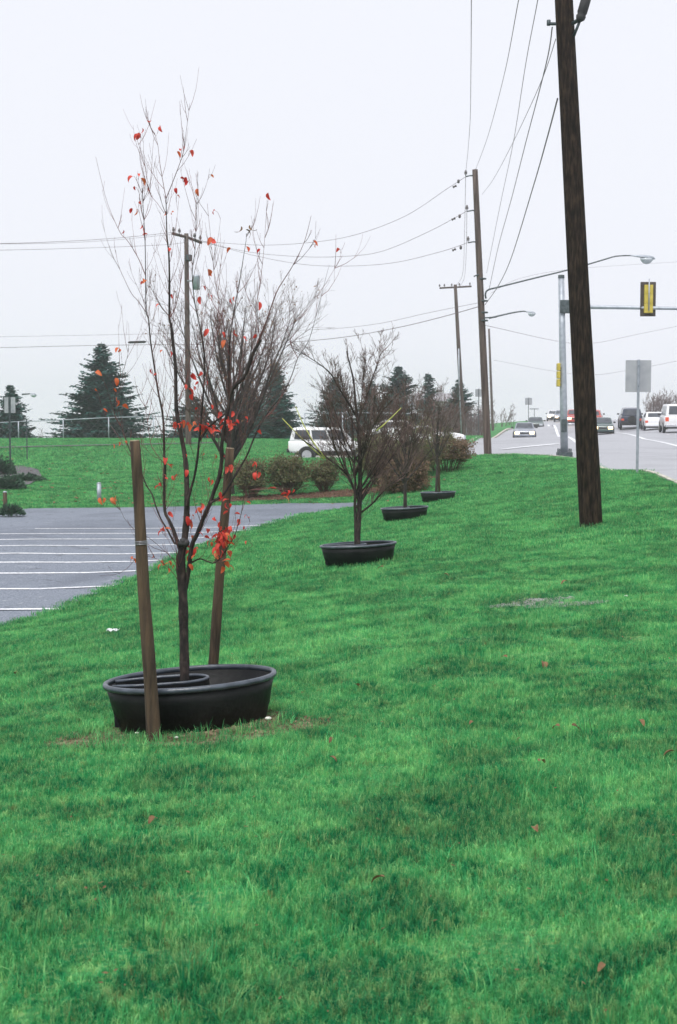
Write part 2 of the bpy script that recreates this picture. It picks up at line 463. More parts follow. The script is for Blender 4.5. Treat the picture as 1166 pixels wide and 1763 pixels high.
def sheet(name, poly, dz, m, parent=None, step=1.0, kind=None):
    """a sheet laid on the terrain inside an outline"""
    pts = []
    n = len(poly)
    for i in range(n):
        a = Vector(poly[i]); b = Vector(poly[(i+1)%n])
        ymid = max(a.y, b.y, 5)
        k = max(1, int((b-a).length/(step*max(1, ymid/40))))
        for j in range(k): pts.append(a.lerp(b, j/k))
    edges = [(i, (i+1)%len(pts)) for i in range(len(pts))]
    xs = [p[0] for p in poly]; ys = [p[1] for p in poly]
    y = min(ys); inner = []
    while y < max(ys):
        st = step*max(1, y/40)
        for x in np.arange(min(xs), max(xs), st): inner.append((x+random.uniform(-.1,.1)*st, y))
        y += st
    if inner:
        A = np.array(inner); sd = sdist(poly, A[:,0], A[:,1])
        A = A[sd < -.35*step*np.maximum(1, A[:,1]/40)]
        pts += [Vector(a) for a in A]
    r = geometry.delaunay_2d_cdt([Vector((p[0], p[1])) for p in pts], edges, [], 1, 1e-4)
    vs = r[0]; vx = np.array([v.x for v in vs]); vy = np.array([v.y for v in vs])
    z = TA(vx, vy) + dz
    me = bpy.data.meshes.new(name)
    fs = [tuple(f) for f in r[2]]
    me.from_pydata([(a,b,c) for a,b,c in zip(vx,vy,z)], [], fs); me.update()
    for p in me.polygons:
        if p.normal.z < 0: p.flip()
    o = mobj(name, me, m, parent, smooth=True)
    if kind: tag(o, kind=kind)
    return o
lot = sheet('parking_lot', LOT, -.02, M['asphalt'], kind='structure')
road = sheet('road', ROAD, -.12, M['road'], step=1.4, kind='structure')

def strip(name, pts, w, dz, m, parent, z_extra=0):
    """a narrow painted band following the terrain through world points"""
    P2 = [Vector((p[0], p[1])) for p in pts]; res = []
    for i in range(len(P2)-1):
        k = max(1, int((P2[i+1]-P2[i]).length/1.0))
        for j in range(k): res.append(P2[i].lerp(P2[i+1], j/k))
    res.append(P2[-1])
    vs = []; fs = []
    for i, p in enumerate(res):
        d = (res[min(i+1,len(res)-1)]-res[max(i-1,0)]).normalized(); nn = Vector((-d.y, d.x))
        for s in (-1, 1):
            q = p + nn*w/2*s; vs.append((q.x, q.y, T(q.x,q.y)+dz))
    for i in range(len(res)-1): fs.append((2*i, 2*i+2, 2*i+3, 2*i+1))
    me = bpy.data.meshes.new(name); me.from_pydata(vs, [], fs); me.update()
    for p in me.polygons:
        if p.normal.z < 0: p.flip()
    return mobj(name, me, m, parent)
# parking bay lines: photographed rows, nearest first
for (pa, pb) in [((-60,1047.5),(112,1046)),((-60,1012),(196,1007)),((-60,985.5),(262,980)),((-60,967),(330,960)),((-60,952),(400,944)),((-40,939),(405,931)),
                 ((-30,928),(430,920)),((0,918),(440,911)),((60,909),(450,903))]:
    a, b = G(*pa), G(*pb)
    strip('painted_line', [(a.x,a.y),(b.x,b.y)], .13, -.014, M['paint'], lot)
for pts in ([(944,731),(958,740),(992,761),(1030,785)], [(972,725.5),(1012,733),(1058,744),(1110,756),(1190,774)]):
    g = [G(a, b, -.11) for a, b in pts]
    strip('lane_line', [(p.x,p.y) for p in g], .22, -.108, M['paint'], road)
g = [G(a, b, -.11) for a, b in ((868,773),(960,764))]
strip('stop_line', [(p.x,p.y) for p in g], .45, -.107, M['paint'], road)

def kerb(name, pts, w=.15, h=.13):
    mb = MB(); res = []
    P2 = [Vector(p) for p in pts]
    for i in range(len(P2)-1):
        k = max(1, int((P2[i+1]-P2[i]).length/1.5))
        for j in range(k): res.append(P2[i].lerp(P2[i+1], j/k))
    res.append(P2[-1]); n = len(res)
    for i, p in enumerate(res):
        d = (res[min(i+1,n-1)]-res[max(i-1,0)]).normalized(); nn = Vector((-d.y, d.x))
        for (s, z) in ((0,-.3),(0,.0),(.03,.015),(w,.015),(w,-.3)):
            q = p + nn*s; mb.v.append((q.x, q.y, T(p.x,p.y)+z))
    for i in range(n-1):
        for k in range(4):
            a = i*5+k; mb.f.append((a, a+1, a+6, a+5))
    mb.f.append((0,1,2,3,4)); e = (n-1)*5; mb.f.append((e+4,e+3,e+2,e+1,e))
    return tag(mb.build(name, M['kerb']), kind='structure')
kerb('kerb', road_left)
kerb('kerb', road_back)

# worn line along the upper lawn
g_ = [G(a,b) for a,b in ((-40,774),(60,771),(150,769),(250,767),(340,765),(420,764))]
tag(strip('worn_path', [(p.x,p.y) for p in g_], .9, .09, M['greymulch'], None), kind='structure')
# worn soil, gravel patch, mulch
def blob(cx, cy, rx, ry, n=22, seed=0, rough=.25):
    rr = random.Random(seed); ph = [rr.uniform(0,6.28) for _ in range(4)]
    o = []
    for i in range(n):
        a = 2*math.pi*i/n
        k = 1 + rough*(.5*math.sin(2*a+ph[0])+.3*math.sin(3*a+ph[1])+.35*math.sin(5*a+ph[2])+.2*math.sin(8*a+ph[3]))
        o.append((cx+rx*k*math.cos(a), cy+ry*k*math.sin(a)))
    return o
tubA = P(330,1250,8.08)
BARE = []
sA = P(325,1250,8.08)
soil1 = blob(sA.x+.02, 8.0, .70, .60, seed=3)
tag(sheet('soil_patch', soil1, .006, M['soil'], step=.2), kind='structure')
BARE.append((soil1, .8))
g1 = G(935,1040); grv = blob(g1.x, g1.y, .46, .30, seed=5, rough=.7)
tag(sheet('gravel_patch', grv, .006, M['gravel'], step=.2), kind='structure'); BARE.append((grv, .62))
mul = [(P(a,b,c).x, P(a,b,c).y) for a,b,c in [(372,870,44.3),(440,869.5,44.7),(520,869,45.0),(600,867,45.0),(655,862,45.5),(700,858,46.5),(700,855,47.2),(640,860,46.9),(520,860,46.4),(380,860,45.9)]]
tag(sheet('mulch_bed', mul, .02, M['mulch'], step=.8), kind='structure'); BARE.append((mul, .97))

# ------------------------------------------------------------------ grass (geometry nodes)
def tuft_mesh(name, nb, rad, hmin, hmax, wid, seed, lean=.6):
    rr = random.Random(seed); v = []; f = []
    for _ in range(nb):
        a = rr.uniform(0, 6.283); r = rad*math.sqrt(rr.random())
        x, y = r*math.cos(a), r*math.sin(a)
        h = rr.uniform(hmin, hmax); th = rr.uniform(0, 6.283); ln = rr.uniform(.1, lean)*h
        dx, dy = math.cos(th), math.sin(th); wx, wy = -dy*wid/2, dx*wid/2
        b = len(v)
        v += [(x-wx,y-wy,-.01),(x+wx,y+wy,-.01),
              (x+dx*ln*.35-wx*.85,y+dy*ln*.35-wy*.85,h*.55),(x+dx*ln*.35+wx*.85,y+dy*ln*.35+wy*.85,h*.55),
              (x+dx*ln,y+dy*ln,h*(.95 if ln < .5*h else .8))]
        f += [(b,b+1,b+3,b+2),(b+2,b+3,b+4)]
    me = bpy.data.meshes.new(name); me.from_pydata(v, [], f); me.update()
    return me
def grass_field(name, pts, tufts):
    """pts: array x,y,z,scale,zscale,rot"""
    me = bpy.data.meshes.new(name)
    me.vertices.add(len(pts)); me.vertices.foreach_set('co', pts[:,:3].astype(np.float32).ravel())
    at = me.attributes.new('tuft_scale', 'FLOAT_VECTOR', 'POINT'); at.data.foreach_set('vector', np.stack([pts[:,3],pts[:,3],pts[:,4]],-1).astype(np.float32).ravel())
    at = me.attributes.new('tuft_rot', 'FLOAT_VECTOR', 'POINT')
    rr = np.random.RandomState(1)
    rot = np.stack([rr.uniform(-.12,.12,len(pts)), rr.uniform(-.12,.12,len(pts)), pts[:,5]], -1)
    at.data.foreach_set('vector', rot.astype(np.float32).ravel())
    o = mobj(name, me, M['blade'])
    ng = bpy.data.node_groups.new(name+'_nodes', 'GeometryNodeTree')
    ng.interface.new_socket('Geometry', in_out='INPUT', socket_type='NodeSocketGeometry')
    ng.interface.new_socket('Geometry', in_out='OUTPUT', socket_type='NodeSocketGeometry')
    n = ng.nodes; l = ng.links
    gi = n.new('NodeGroupInput'); go = n.new('NodeGroupOutput')
    inst = n.new('GeometryNodeInstanceOnPoints')
    jg = n.new('GeometryNodeGeometryToInstance')
    for t in tufts:
        oi = n.new('GeometryNodeObjectInfo'); oi.inputs['Object'].default_value = t
        l.new(oi.outputs['Geometry'], jg.inputs[0])
    inst.inputs['Pick Instance'].default_value = True
    ridx = n.new('FunctionNodeRandomValue'); ridx.data_type = 'INT'
    ridx.inputs[4].default_value = 0; ridx.inputs[5].default_value = len(tufts)-1
    sc = n.new('GeometryNodeInputNamedAttribute'); sc.data_type = 'FLOAT_VECTOR'; sc.inputs[0].default_value = 'tuft_scale'
    ro = n.new('GeometryNodeInputNamedAttribute'); ro.data_type = 'FLOAT_VECTOR'; ro.inputs[0].default_value = 'tuft_rot'
    l.new(gi.outputs[0], inst.inputs['Points']); l.new(jg.outputs[0], inst.inputs['Instance'])
    l.new(ridx.outputs[2], inst.inputs['Instance Index'])
    l.new(ro.outputs[0], inst.inputs['Rotation']); l.new(sc.outputs[0], inst.inputs['Scale'])
    l.new(inst.outputs[0], go.inputs[0])
    md = o.modifiers.new('grass', 'NODES'); md.node_group = ng
    return tag(o, kind='stuff')
def mk_tufts(pfx, k, *a, **kw):
    r = []
    for i in range(k):
        me = tuft_mesh(pfx, *a, seed=i*13+5, **kw)
        r.append(mobj(pfx, me, M['blade'], link=False))
    return r
RS = np.random.RandomState(4)
def scatter(y0, y1, dens, x_margin=1.5, xlim=None):
    ymax = y1; half = .25*ymax + x_margin
    n = int((y1-y0)*2*half*dens)
    y = RS.uniform(y0, y1, n); x = RS.uniform(-half, half, n)
    keep = np.abs(x) < .25*y + x_margin
    x, y = x[keep], y[keep]
    s1 = sdist(LOT, x, y); s2 = sdist(ROAD, x, y)
    keep = (s1 > RS.uniform(-.03, .06, len(x))) & (s2 > .17)
    x, y = x[keep], y[keep]
    for poly, prob in BARE:
        s = sdist(poly, x, y)
        k = ~((s < RS.uniform(-.08,.03,len(x))) & (RS.rand(len(x)) < prob))
        x, y = x[k], y[k]
    return x, y
def field_h(x, y):
    """how tall the turf stands, in clumps"""
    return 1 + .25*np.sin(x*3.1+1.7*np.sin(y*2.3)) * np.sin(y*2.6+1.1*np.sin(x*1.9)) + .2*np.sin(x*7.3+y*5.1)*np.sin(y*8.7-x*3)
def make_field(name, y0, y1, dens, tufts, s, zs, margin):
    x, y = scatter(y0, y1, dens, margin)
    z = TA(x, y)
    n = len(x)
    sc = s*RS.uniform(.8, 1.25, n); zz = zs*RS.uniform(.75, 1.2, n)*field_h(x, y)
    # keep the turf shorter where it is trodden round the tub
    print(name, n)
    return grass_field(name, np.stack([x,y,z,sc,zz,RS.uniform(0,6.283,n)],-1), tufts)
tf_near = mk_tufts('grass_tuft', 6, 170, .13, .010, .034, .0021, lean=1.1)
tf_mid = mk_tufts('grass_tuft', 4, 70, .16, .02, .05, .0045)
tf_far = mk_tufts('grass_tuft', 4, 50, .26, .025, .05, .010)
make_field('grass', 2.6, 9, 240, tf_near, 1.0, 1.0, 1.6)
make_field('grass', 9, 18, 120, tf_near, 1.15, .95, 1.6)
make_field('grass', 18, 34, 55, tf_mid, 1.25, .95, 2)
make_field('grass', 34, 60, 22, tf_far, 1.2, 1.0, 2.5)
make_field('grass', 60, 108, 9, tf_far, 2.0, 1.4, 4)
# longer blades here and there
tf_long = mk_tufts('long_grass_tuft', 3, 14, .05, .07, .13, .0036, lean=.9)
make_field('long_grass', 2.8, 14, 5, tf_long, 1.0, 1.0, 1.2)
# a fringe of longer grass round the bases the mower misses
fr = []
for (c, rx, ry, n) in ((P(330,1250,8.08), .52, .42, 80), (P(1018,907,22), .24,.24,30), (P(620,972,18.4), .5,.4,50)):
    for i in range(n):
        a = random.uniform(0, 6.283); k = random.uniform(.95, 1.25)
        x, y = c.x+rx*k*math.cos(a), c.y+ry*k*math.sin(a)
        fr.append((x, y, T(x,y), random.uniform(.7,1.1), random.uniform(.5,.9), random.uniform(0,6.28)))
grass_field('long_grass', np.array(fr), tf_long)
# ------------------------------------------------------------------ planting tubs
def make_tub(label, group):
    root = empty('planting_tub', label=label, cat='planter', group=group)
    n = 64; H = .285
    def ring(sx, sy, z): return [(sx*math.cos(2*math.pi*k/n), sy*math.sin(2*math.pi*k/n), z) for k in range(n)]
    mb = MB()
    lv = [ring(.405,.30,0), ring(.425,.315,.012), ring(.448,.335,.10), ring(.452,.339,.104), ring(.470,.352,.19), ring(.487,.366,H-.02),
          ring(.477,.356,H-.02), ring(.435,.322,.06), ring(.42,.31,.05)]
    for r_ in lv: mb.v += r_
    for i in range(len(lv)-1):
        for k in range(n):
            k2 = (k+1)%n; mb.f.append((i*n+k, i*n+k2, (i+1)*n+k2, (i+1)*n+k))
    mb.f.append(tuple(reversed(range(n)))); e = (len(lv)-1)*n; mb.f.append(tuple(e+k for k in range(n)))
    mb.build('basin', M['plastic'], root, smooth=True)
    rb = MB()
    for k in range(n): pass
    prof = [(-.011,-.024),(.012,-.026),(.019,-.012),(.014,.002),(.0,.006),(-.012,.0)]
    for (dr, dz) in prof: rb.v += ring(.487+dr, .366+dr, H+dz)
    m = len(prof)
    for i in range(m):
        j = (i+1)%m
        for k in range(n):
            k2 = (k+1)%n; rb.f.append((i*n+k, i*n+k2, j*n+k2, j*n+k))
    rb.build('rim', M['rimplastic'], root, smooth=True)
    # the collar round the stem, open to the left side as a slot
    path = []
    cx, r_ = -.045, .135
    for k in range(0, 25):
        a = -math.pi/2 + math.pi*k/24
        path.append((cx+r_*1.1*math.cos(a), r_*.92*math.sin(a)))
    path = [(-.44,-.085),(-.30,-.115),(-.17,-.128)] + path + [(-.17,.128),(-.30,.115),(-.44,.085)]
    wl = MB(); z1 = H-.012
    cen = [Vector((p[0],p[1])) for p in path]
    for i, p in enumerate(cen):
        d = (cen[min(i+1,len(cen)-1)]-cen[max(i-1,0)]).normalized(); nn = Vector((-d.y,d.x))
        for s, z in ((-.012,.04),(-.007,z1),(.007,z1),(.012,.04)):
            q = p+nn*s; wl.v.append((q.x,q.y,z))
    for i in range(len(cen)-1):
        for k in range(3): a = i*4+k; wl.f.append((a,a+1,a+5,a+4))
    wl.build('inner_wall', M['plastic'], root, smooth=False)
    ir = MB(); ir.tube([(p.x,p.y,z1+.002) for p in cen], .0095, 8)
    ir.build('inner_rim', M['rimplastic'], root, smooth=True)
    return root
GT = 'black planting tubs in a row down the lawn'
TUBS = [((330,1251),8.08,-3.6,10,1.0,'nearest and largest black plastic tub, around the red-leaved tree'),
        ((619,972),18.4,-3.0,9,1.0,'black tub around the second dark bare tree, left of the gravel patch'),
        ((698,897),29.5,-3.0,6,1.0,'third black tub down the lawn, in front of the rounded brown shrub'),
        ((755,865),39.5,-1.5,3,1.0,'farthest and smallest black tub, under the twin stems beside the clipped hedge')]
tub0 = make_tub(TUBS[0][5], GT)
for i, ((px,py),Y,tilt,rz,s,lab) in enumerate(TUBS):
    t = tub0 if i == 0 else copy_tree(tub0)
    c = P(px,py,Y)
    t.location = (c.x, c.y+.1, T(c.x,c.y+.1)-.012)
    t.rotation_euler = (R(-.6 if i < 2 else 0), R(tilt), R(rz*.3))
    t['label'] = lab

# ------------------------------------------------------------------ trees from surveyed stems
def smooth_path(pts, k=3):
    """Catmull-Rom through points"""
    if len(pts) < 3: return pts
    o = []
    n = len(pts)
    for i in range(n-1):
        p0, p1, p2, p3 = pts[max(i-1,0)], pts[i], pts[i+1], pts[min(i+2,n-1)]
        for j in range(k):
            t = j/k
            o.append(.5*((2*p1)+(p2-p0)*t+(2*p0-5*p1+4*p2-p3)*t*t+(3*p1-p0-3*p2+p3)*t*t*t))
    o.append(pts[-1]); return o
def rnd_dir(rr, d, ang):
    a = d.orthogonal().normalized(); a.rotate(Matrix.Rotation(rr.uniform(0,6.283), 3, d))
    return (d*math.cos(ang)+a*math.sin(ang)).normalized()
def grow(mb, rr, p, d, L, r, depth, nseg=4, up=.15, wob=.12, kids=(3,5), sides=3, ang=(.35,.75), ratio=.6, nodes=None, minr=.0012):
    """one branch with side branches"""
    pts = [p]; dd = d.copy()
    for i in range(nseg):
        dd = (dd + Vector((rr.uniform(-wob,wob), rr.uniform(-wob,wob), rr.uniform(-wob,wob)+up))).normalized()
        pts.append(pts[-1]+dd*L/nseg)
    rad = [max(minr, r*(1-.75*i/nseg)) for i in range(nseg+1)]
    mb.tube(pts, rad, sides if depth <= 1 else max(3, sides), cap=False)
    if nodes is not None: nodes += pts[1:]
    if depth > 0:
        for k in range(rr.randint(*kids)):
            t = rr.uniform(.15, .95); i = min(int(t*nseg), nseg-1); q = pts[i].lerp(pts[i+1], t*nseg-i)
            sd = rnd_dir(rr, (pts[i+1]-pts[i]).normalized(), rr.uniform(*ang))
            grow(mb, rr, q, sd, L*ratio*rr.uniform(.6,1.15)*(1-.35*t), rad[i]*.62, depth-1, nseg, up, wob, kids, sides, ang, ratio, nodes, minr)

# ---- the red-leaved tree, stem by stem
def leaf_mesh(seed, curl):
    rr = random.Random(seed); v = []; f = []
    n = 6; L = .055; W = .034
    for i in range(n+1):
        t = i/n
        wd = W*.5*math.sin(math.pi*min(1, t*.9+.06))**.7*(1.0-.35*t)
        a = curl*t
        x = L*math.sin(a)/max(curl,.01); z = -L*(1-math.cos(a))/max(curl,.01)
        v += [(x, -wd, z+wd*.55), (x, 0, z), (x, wd, z+wd*.45)]
    for i in range(n):
        a = i*3; f += [(a,a+1,a+4,a+3),(a+1,a+2,a+5,a+4)]
    me = bpy.data.meshes.new('leaf'); me.from_pydata(v, [], f); me.update()
    for p in me.polygons: p.use_smooth = True
    return me
tree1 = empty('sapling', P(318,1250,8.1), label='young multi-stemmed tree with scattered red leaves in the nearest black tub', cat='tree')
tree1.location.z = T(tree1.location.x, tree1.location.y)
O1 = tree1.location.copy()
Y1 = 8.15
def stem_pts(lst, y0=0, y1=0):
    n = len(lst); return [P(a, b, Y1+y0+(y1-y0)*i/max(1,n-1)) for i, (a, b) in enumerate(lst)]
STEMS = [ # (points, depth start, depth end, radius start, radius end)
 ([(318,1215),(318,1162),(317,1100),(316,1060),(315,1020),(312,985),(311,955)],0,0,.031,.027),
 ([(316,1030),(321,1005),(326,975),(329,948),(333,932),(340,919),(350,893),(362,866),(370,842),(378,820),(382,790),(382,766),(389,724),(397,681),(405,664),(420,650),(430,628),(436,608),(449,585)],.02,-.25,.020,.012),
 ([(443,591),(459,552),(476,504),(490,480),(505,456),(524,417),(536,371)],-.25,-.5,.006,.0012),
 ([(311,960),(317,935),(320,910),(322,875),(322,843),(321,812),(318,781),(310,740),(304,704),(303,665),(302,627),(298,590),(295,560),(292,548),(292,490),(291,440),(288,410),(287,386),(286,340)],0,.15,.025,.0025),
 ([(286,342),(276,285),(272,250),(266,228)],.15,.2,.0028,.001),
 ([(286,342),(297,315),(308,286),(316,262),(321,225),(327,178)],.15,.05,.0035,.001),
 ([(283,367),(271,350),(258,332),(252,297),(245,268),(237,243)],.13,.3,.002,.001),
 ([(311,948),(303,925),(299,913),(292,897),(284,880),(283,843),(284,800),(283,781),(282,735),(279,705),(273,677),(268,645),(264,619),(259,585),(256,550),(252,537),(251,490),(250,417),(247,363),(245,324)],0,.25,.017,.002),
 ([(251,475),(240,448),(227,425),(216,410),(208,402),(193,370),(181,336),(165,270)],.2,.45,.0035,.001),
 ([(251,537),(238,518),(227,506),(214,480),(204,456),(199,430)],.2,.1,.003,.001),
 ([(322,870),(328,845),(335,820),(340,790),(343,758),(347,715),(351,666),(352,620),(349,587),(341,548),(335,517),(331,471),(336,430),(338,380),(341,297)],0,-.2,.013,.0015),
 ([(343,760),(360,735),(385,715),(393,704),(394,660),(395,612),(396,585),(403,537),(412,490),(419,445),(424,413),(424,402)],-.05,-.3,.010,.0012),
 ([(362,866),(385,851),(398,830),(409,812),(425,785),(436,758),(450,728),(466,704),(478,690),(490,673),(503,645),(513,616),(530,590),(540,560),(553,510),(567,456)],-.1,.3,.011,.001),
 ([(513,616),(500,590),(507,575),(520,560)],.2,.3,.003,.001),
 ([(305,930),(301,936),(290,915),(277,893),(268,870),(262,851),(252,835),(246,820),(235,795),(223,774),(214,747),(205,728),(198,716),(197,690),(204,658),(216,628),(222,600)],0,.35,.009,.001),
 ([(331,968),(345,962),(358,967),(370,969),(384,955),(395,938),(405,920),(416,882),(420,850),(424,812),(430,780)],0,-.2,.007,.001),
 ([(311,985),(300,965),(285,950),(262,930),(244,918)],0,-.15,.004,.001),
 ([(310,1005),(297,985),(275,965),(250,958),(225,968)],0,-.2,.0035,.001),
 ([(292,545),(278,528),(268,510),(258,492)],.1,.0,.004,.0012),
 ([(292,548),(302,530),(309,500),(314,470),(320,440)],.1,.2,.004,.001),
 ([(449,585),(440,540),(446,500),(452,455),(456,410),(460,345)],-.2,-.1,.003,.001),
 ([(395,612),(385,560),(378,520),(370,480),(365,430),(357,350)],-.2,-.1,.003,.001),
 ([(351,666),(362,620),(372,580),(382,545),(388,500)],-.1,.1,.0035,.001),
 ([(302,700),(320,660),(332,615),(345,575)],.1,.3,.004,.001),
 ([(284,800),(262,770),(256,740),(250,700),(240,670)],.1,.3,.003,.001),
 ([(420,650),(445,610),(470,590),(500,560),(540,520),(590,440)],-.15,.2,.004,.001),
]
tr = MB(); tw = MB(); nodes = []
rr = random.Random(21)
for lst, y0, y1, ra, rb_ in STEMS:
    pts = smooth_path([p-O1 for p in stem_pts(lst, y0, y1)], 3)
    n = len(pts)
    # slight kinks at the buds
    f_ = .92 if ra > .024 else .74
    rad = [f_*(ra+(rb_-ra)*(i/(n-1))**.7) for i in range(n)]
    for i in range(n):
        if rr.random() < .3: rad[i] *= 1.12
    (tr if ra > .0065 else tw).tube(pts, rad, 10 if ra > .015 else 6 if ra > .006 else 4, cap=False)
    nodes += pts
    L = sum((pts[i+1]-pts[i]).length for i in range(n-1))
    for k in range(int(L*(6 if lst[-1][0] > 480 or lst[-1][0] < 200 else 26 if ra > .009 else 16))):
        i = rr.randint(n//5 if ra > .012 else 1, n-2)
        if ra > .02 and i < n*.3: continue
        d = (pts[i+1]-pts[i]).normalized()
        if pts[i].z < .8: continue
        sd = rnd_dir(rr, d, rr.uniform(.4,.9))
        grow(tw, rr, pts[i], sd, rr.uniform(.06,.32), rr.uniform(.0012,.0022), 1, up=.3, wob=.1, kids=(0,3), nodes=nodes, minr=.0007)
trunk_o = tr.build('trunk', M['bark'], tree1, smooth=True)
kn = MB()
for i in range(5):
    c = P(316+rr.uniform(-5,5), 930+rr.uniform(-9,9), Y1-.02)-O1
    kn.lathe([(.004,-.022),(.017,-.014),(.022,0),(.016,.014),(.004,.02)], 10, Matrix.Translation(c))
kn.build('hose_tie', M['trim'], trunk_o, smooth=True)
LEAFM = [leaf_mesh(i, c) for i, c in enumerate((.5, 1.2, 2.0, 1.6))]
for m_ in LEAFM: m_.materials.append(M['red_leaf'])
LEAFO = [m_.copy() for m_ in LEAFM]
for m_ in LEAFO: m_.materials.clear(); m_.materials.append(M['orange_leaf'])
LP = [(245,232),(257,222),(277,228),(240,240),(238,242),(312,268),(305,272),(316,262),(328,270),(363,312),(462,343),
      (228,315),(240,310),(243,318),(231,332),(257,334),(311,318),(320,316),(322,322),(303,335),(305,347),(228,370),(235,371),(240,358),(299,376),(285,375),(340,336),
      (244,398),(246,405),(213,407),(254,414),(370,373),(365,420),(367,422),(292,438),(424,435),(397,438),(448,440),(545,432),(584,439),(540,425),
      (245,495),(250,493),(361,475),(360,481),(350,503),(359,516),(362,519),(296,517),(274,535),(398,525),(404,522),(447,531),(345,522),
      (359,578),(383,583),(387,597),(420,590),(425,597),(405,580),(442,587),(205,610),(207,612),(280,614),(293,616),(270,655),(260,646),
      (166,650),(200,662),(196,680),(202,695),(212,708),(178,715),(203,700),(165,680),(320,673),(330,655),(342,668),(356,667),(335,676),(325,680),(347,651),
      (365,708),(340,713),(330,690),(313,740),(308,742),(318,738),(325,741),(303,745),(348,742),(352,745),(357,748),(362,744),(367,747),(345,749),(372,752),(356,740),
      (392,735),(390,740),(393,728),(404,742),(400,719),(408,738),(325,738),(446,752),(440,808),(443,822),(437,806),(447,824),(440,825),
      (195,775),(205,772),(216,770),(320,793),(322,795),(285,800),(288,810),(351,790),(370,793),(361,833),(364,837),(387,796),(395,812),(390,815),(398,811),
      (283,828),(285,833),(298,830),(306,828),(273,843),(275,847),(293,812),(322,820),
      (475,852),(497,855),(502,857),(506,853),(494,860),(488,866),(425,875),(172,868),(192,868),(180,868),(200,865),
      (380,858),(384,864),(390,877),(396,878),(393,871),(325,895),(325,905),(327,912),(322,900),(331,898),(337,888),(341,885),(318,893),
      (281,920),(280,925),(284,921),(290,893),(348,878),(227,969),(229,973),(262,965),
      (412,905),(424,897),(419,917),(427,902),(412,908),(405,895)]
rr2 = random.Random(5)
for i in range(70):
    a = rr2.uniform(0,6.28); r_ = rr2.gauss(0,1)
    LP.append((382+r_*17*math.cos(a), 936+r_*24*math.sin(a)+rr2.uniform(-12,10)))
for i in range(11): LP.append((356+rr2.gauss(0,11), 746+rr2.gauss(0,6)))
for i in range(6): LP.append((310+rr2.gauss(0,9), 741+rr2.gauss(0,5)))
for i in range(8): LP.append((396+rr2.gauss(0,12), 735+rr2.gauss(0,10)))
print('leaves', len(LP))
for i in range(10): LP.append((328+rr2.gauss(0,8), 955+rr2.gauss(0,12)))
for i in range(8): LP.append((290+rr2.gauss(0,14), 985+rr2.gauss(0,9)))

NP = np.array([[p.x,p.y,p.z] for p in nodes])
NW = NP + np.array([O1.x,O1.y,O1.z-EYE])
yc = NW[:,1]*cp - NW[:,2]*sp_; zc = NW[:,1]*sp_ + NW[:,2]*cp
scr = np.stack([CX+FOC*NW[:,0]/yc, CY-FOC*zc/yc], -1)
pet = MB()
for i, (a, b) in enumerate(LP[:296]):
    k = int(np.argmin((scr[:,0]-a)**2+(scr[:,1]-b)**2))
    yy = NW[k,1]+rr2.uniform(-.03,.03)
    q = P(a, b-11, yy)-O1; base = Vector(NP[k])
    if (q-base).length > .03:
        mid = base.lerp(q,.5)+Vector((0,0,.012)); pet.tube([base,mid,q],[.0012,.001,.0009],3,cap=False)
    me = rr2.choice(LEAFO if (rr2.random() < .16 or (a < 220 and b > 590) or b > 960) else LEAFM)
    o = bpy.data.objects.new('leaf', me); COL.objects.link(o); o.parent = tree1
    o.location = q
    s = rr2.uniform(.42,1.0)
    o.scale = (s,s,s)
    o.rotation_euler = (rr2.uniform(-.9,.9), rr2.uniform(-.2,1.3), rr2.uniform(0,6.283))
tw.v_off = 0
tw.add(pet.v, pet.f)
tw.build('twigs', M['twig'], tree1)['kind'] = 'stuff'

for (a, b, ry, rz) in ((415,398,1.4,.3),(431,396,1.5,2.8),(424,404,.2,0)):
    k = int(np.argmin((scr[:,0]-a)**2+(scr[:,1]-b)**2)); q = P(a,b-8,NW[k,1])-O1
    o = bpy.data.objects.new('leaf', leaf_mesh(int(a), 2.2)); o.data.materials.append(M['dead_leaf']); COL.objects.link(o); o.parent = tree1
    o.location = q; o.rotation_euler = (0,ry,rz); o.scale = (1.1,1.1,1.1); o['label'] = 'dark curled dry leaf'
# ---- stakes
def stake(base, top, r0, r1, label, band=None, square=False):
    root = empty('tree_stake', base, label=label, cat='stake', group='wooden stakes beside the planted trees')
    mb = MB(); n = 14; pts = []; rad = []
    v = top-base
    for i in range(n+1):
        t = i/n; pts.append(v*t + Vector((math.sin(t*9)*.0022, math.cos(t*7)*.0022, 0))); rad.append((r0+(r1-r0)*t)*(1+.03*math.sin(t*23)))
    pts = [-v.normalized()*.1] + pts; rad = [r0]+rad
    mb.tube(pts, rad, 14)
    mb.build('shaft', M['stake'], root, smooth=True)
    c = MB(); d = v.normalized(); c.tube([v-d*.001, v+d*.004], r1*.93, 14); c.build('cut_end', M['cut'], root)
    if band:
        t = band; w_ = MB(); r_ = r0+(r1-r0)*t+.0025
        for k in (-1.6,0,1.6):
            pp = v*t+d*k*.005
            ring = [pp + (Matrix.Rotation(2*math.pi*j/16,3,d) @ d.orthogonal().normalized())*r_ for j in range(17)]
            w_.tube(ring, .0026, 6, cap=False)
        w_.build('wire_band', M['wire'], root, smooth=True)
    return root
b_ = P(265,1262,7.72); b_.z = T(b_.x,b_.y)
stake(b_, P(232,759,7.72), .0395, .0275, 'front left wooden stake with a wire band, before the nearest black tub', band=.665)
b_ = P(361,1175,8.72); b_.z = T(b_.x,b_.y)
stake(b_, P(396,772,8.75), .034, .027, 'wooden stake leaning right behind the nearest black tub')

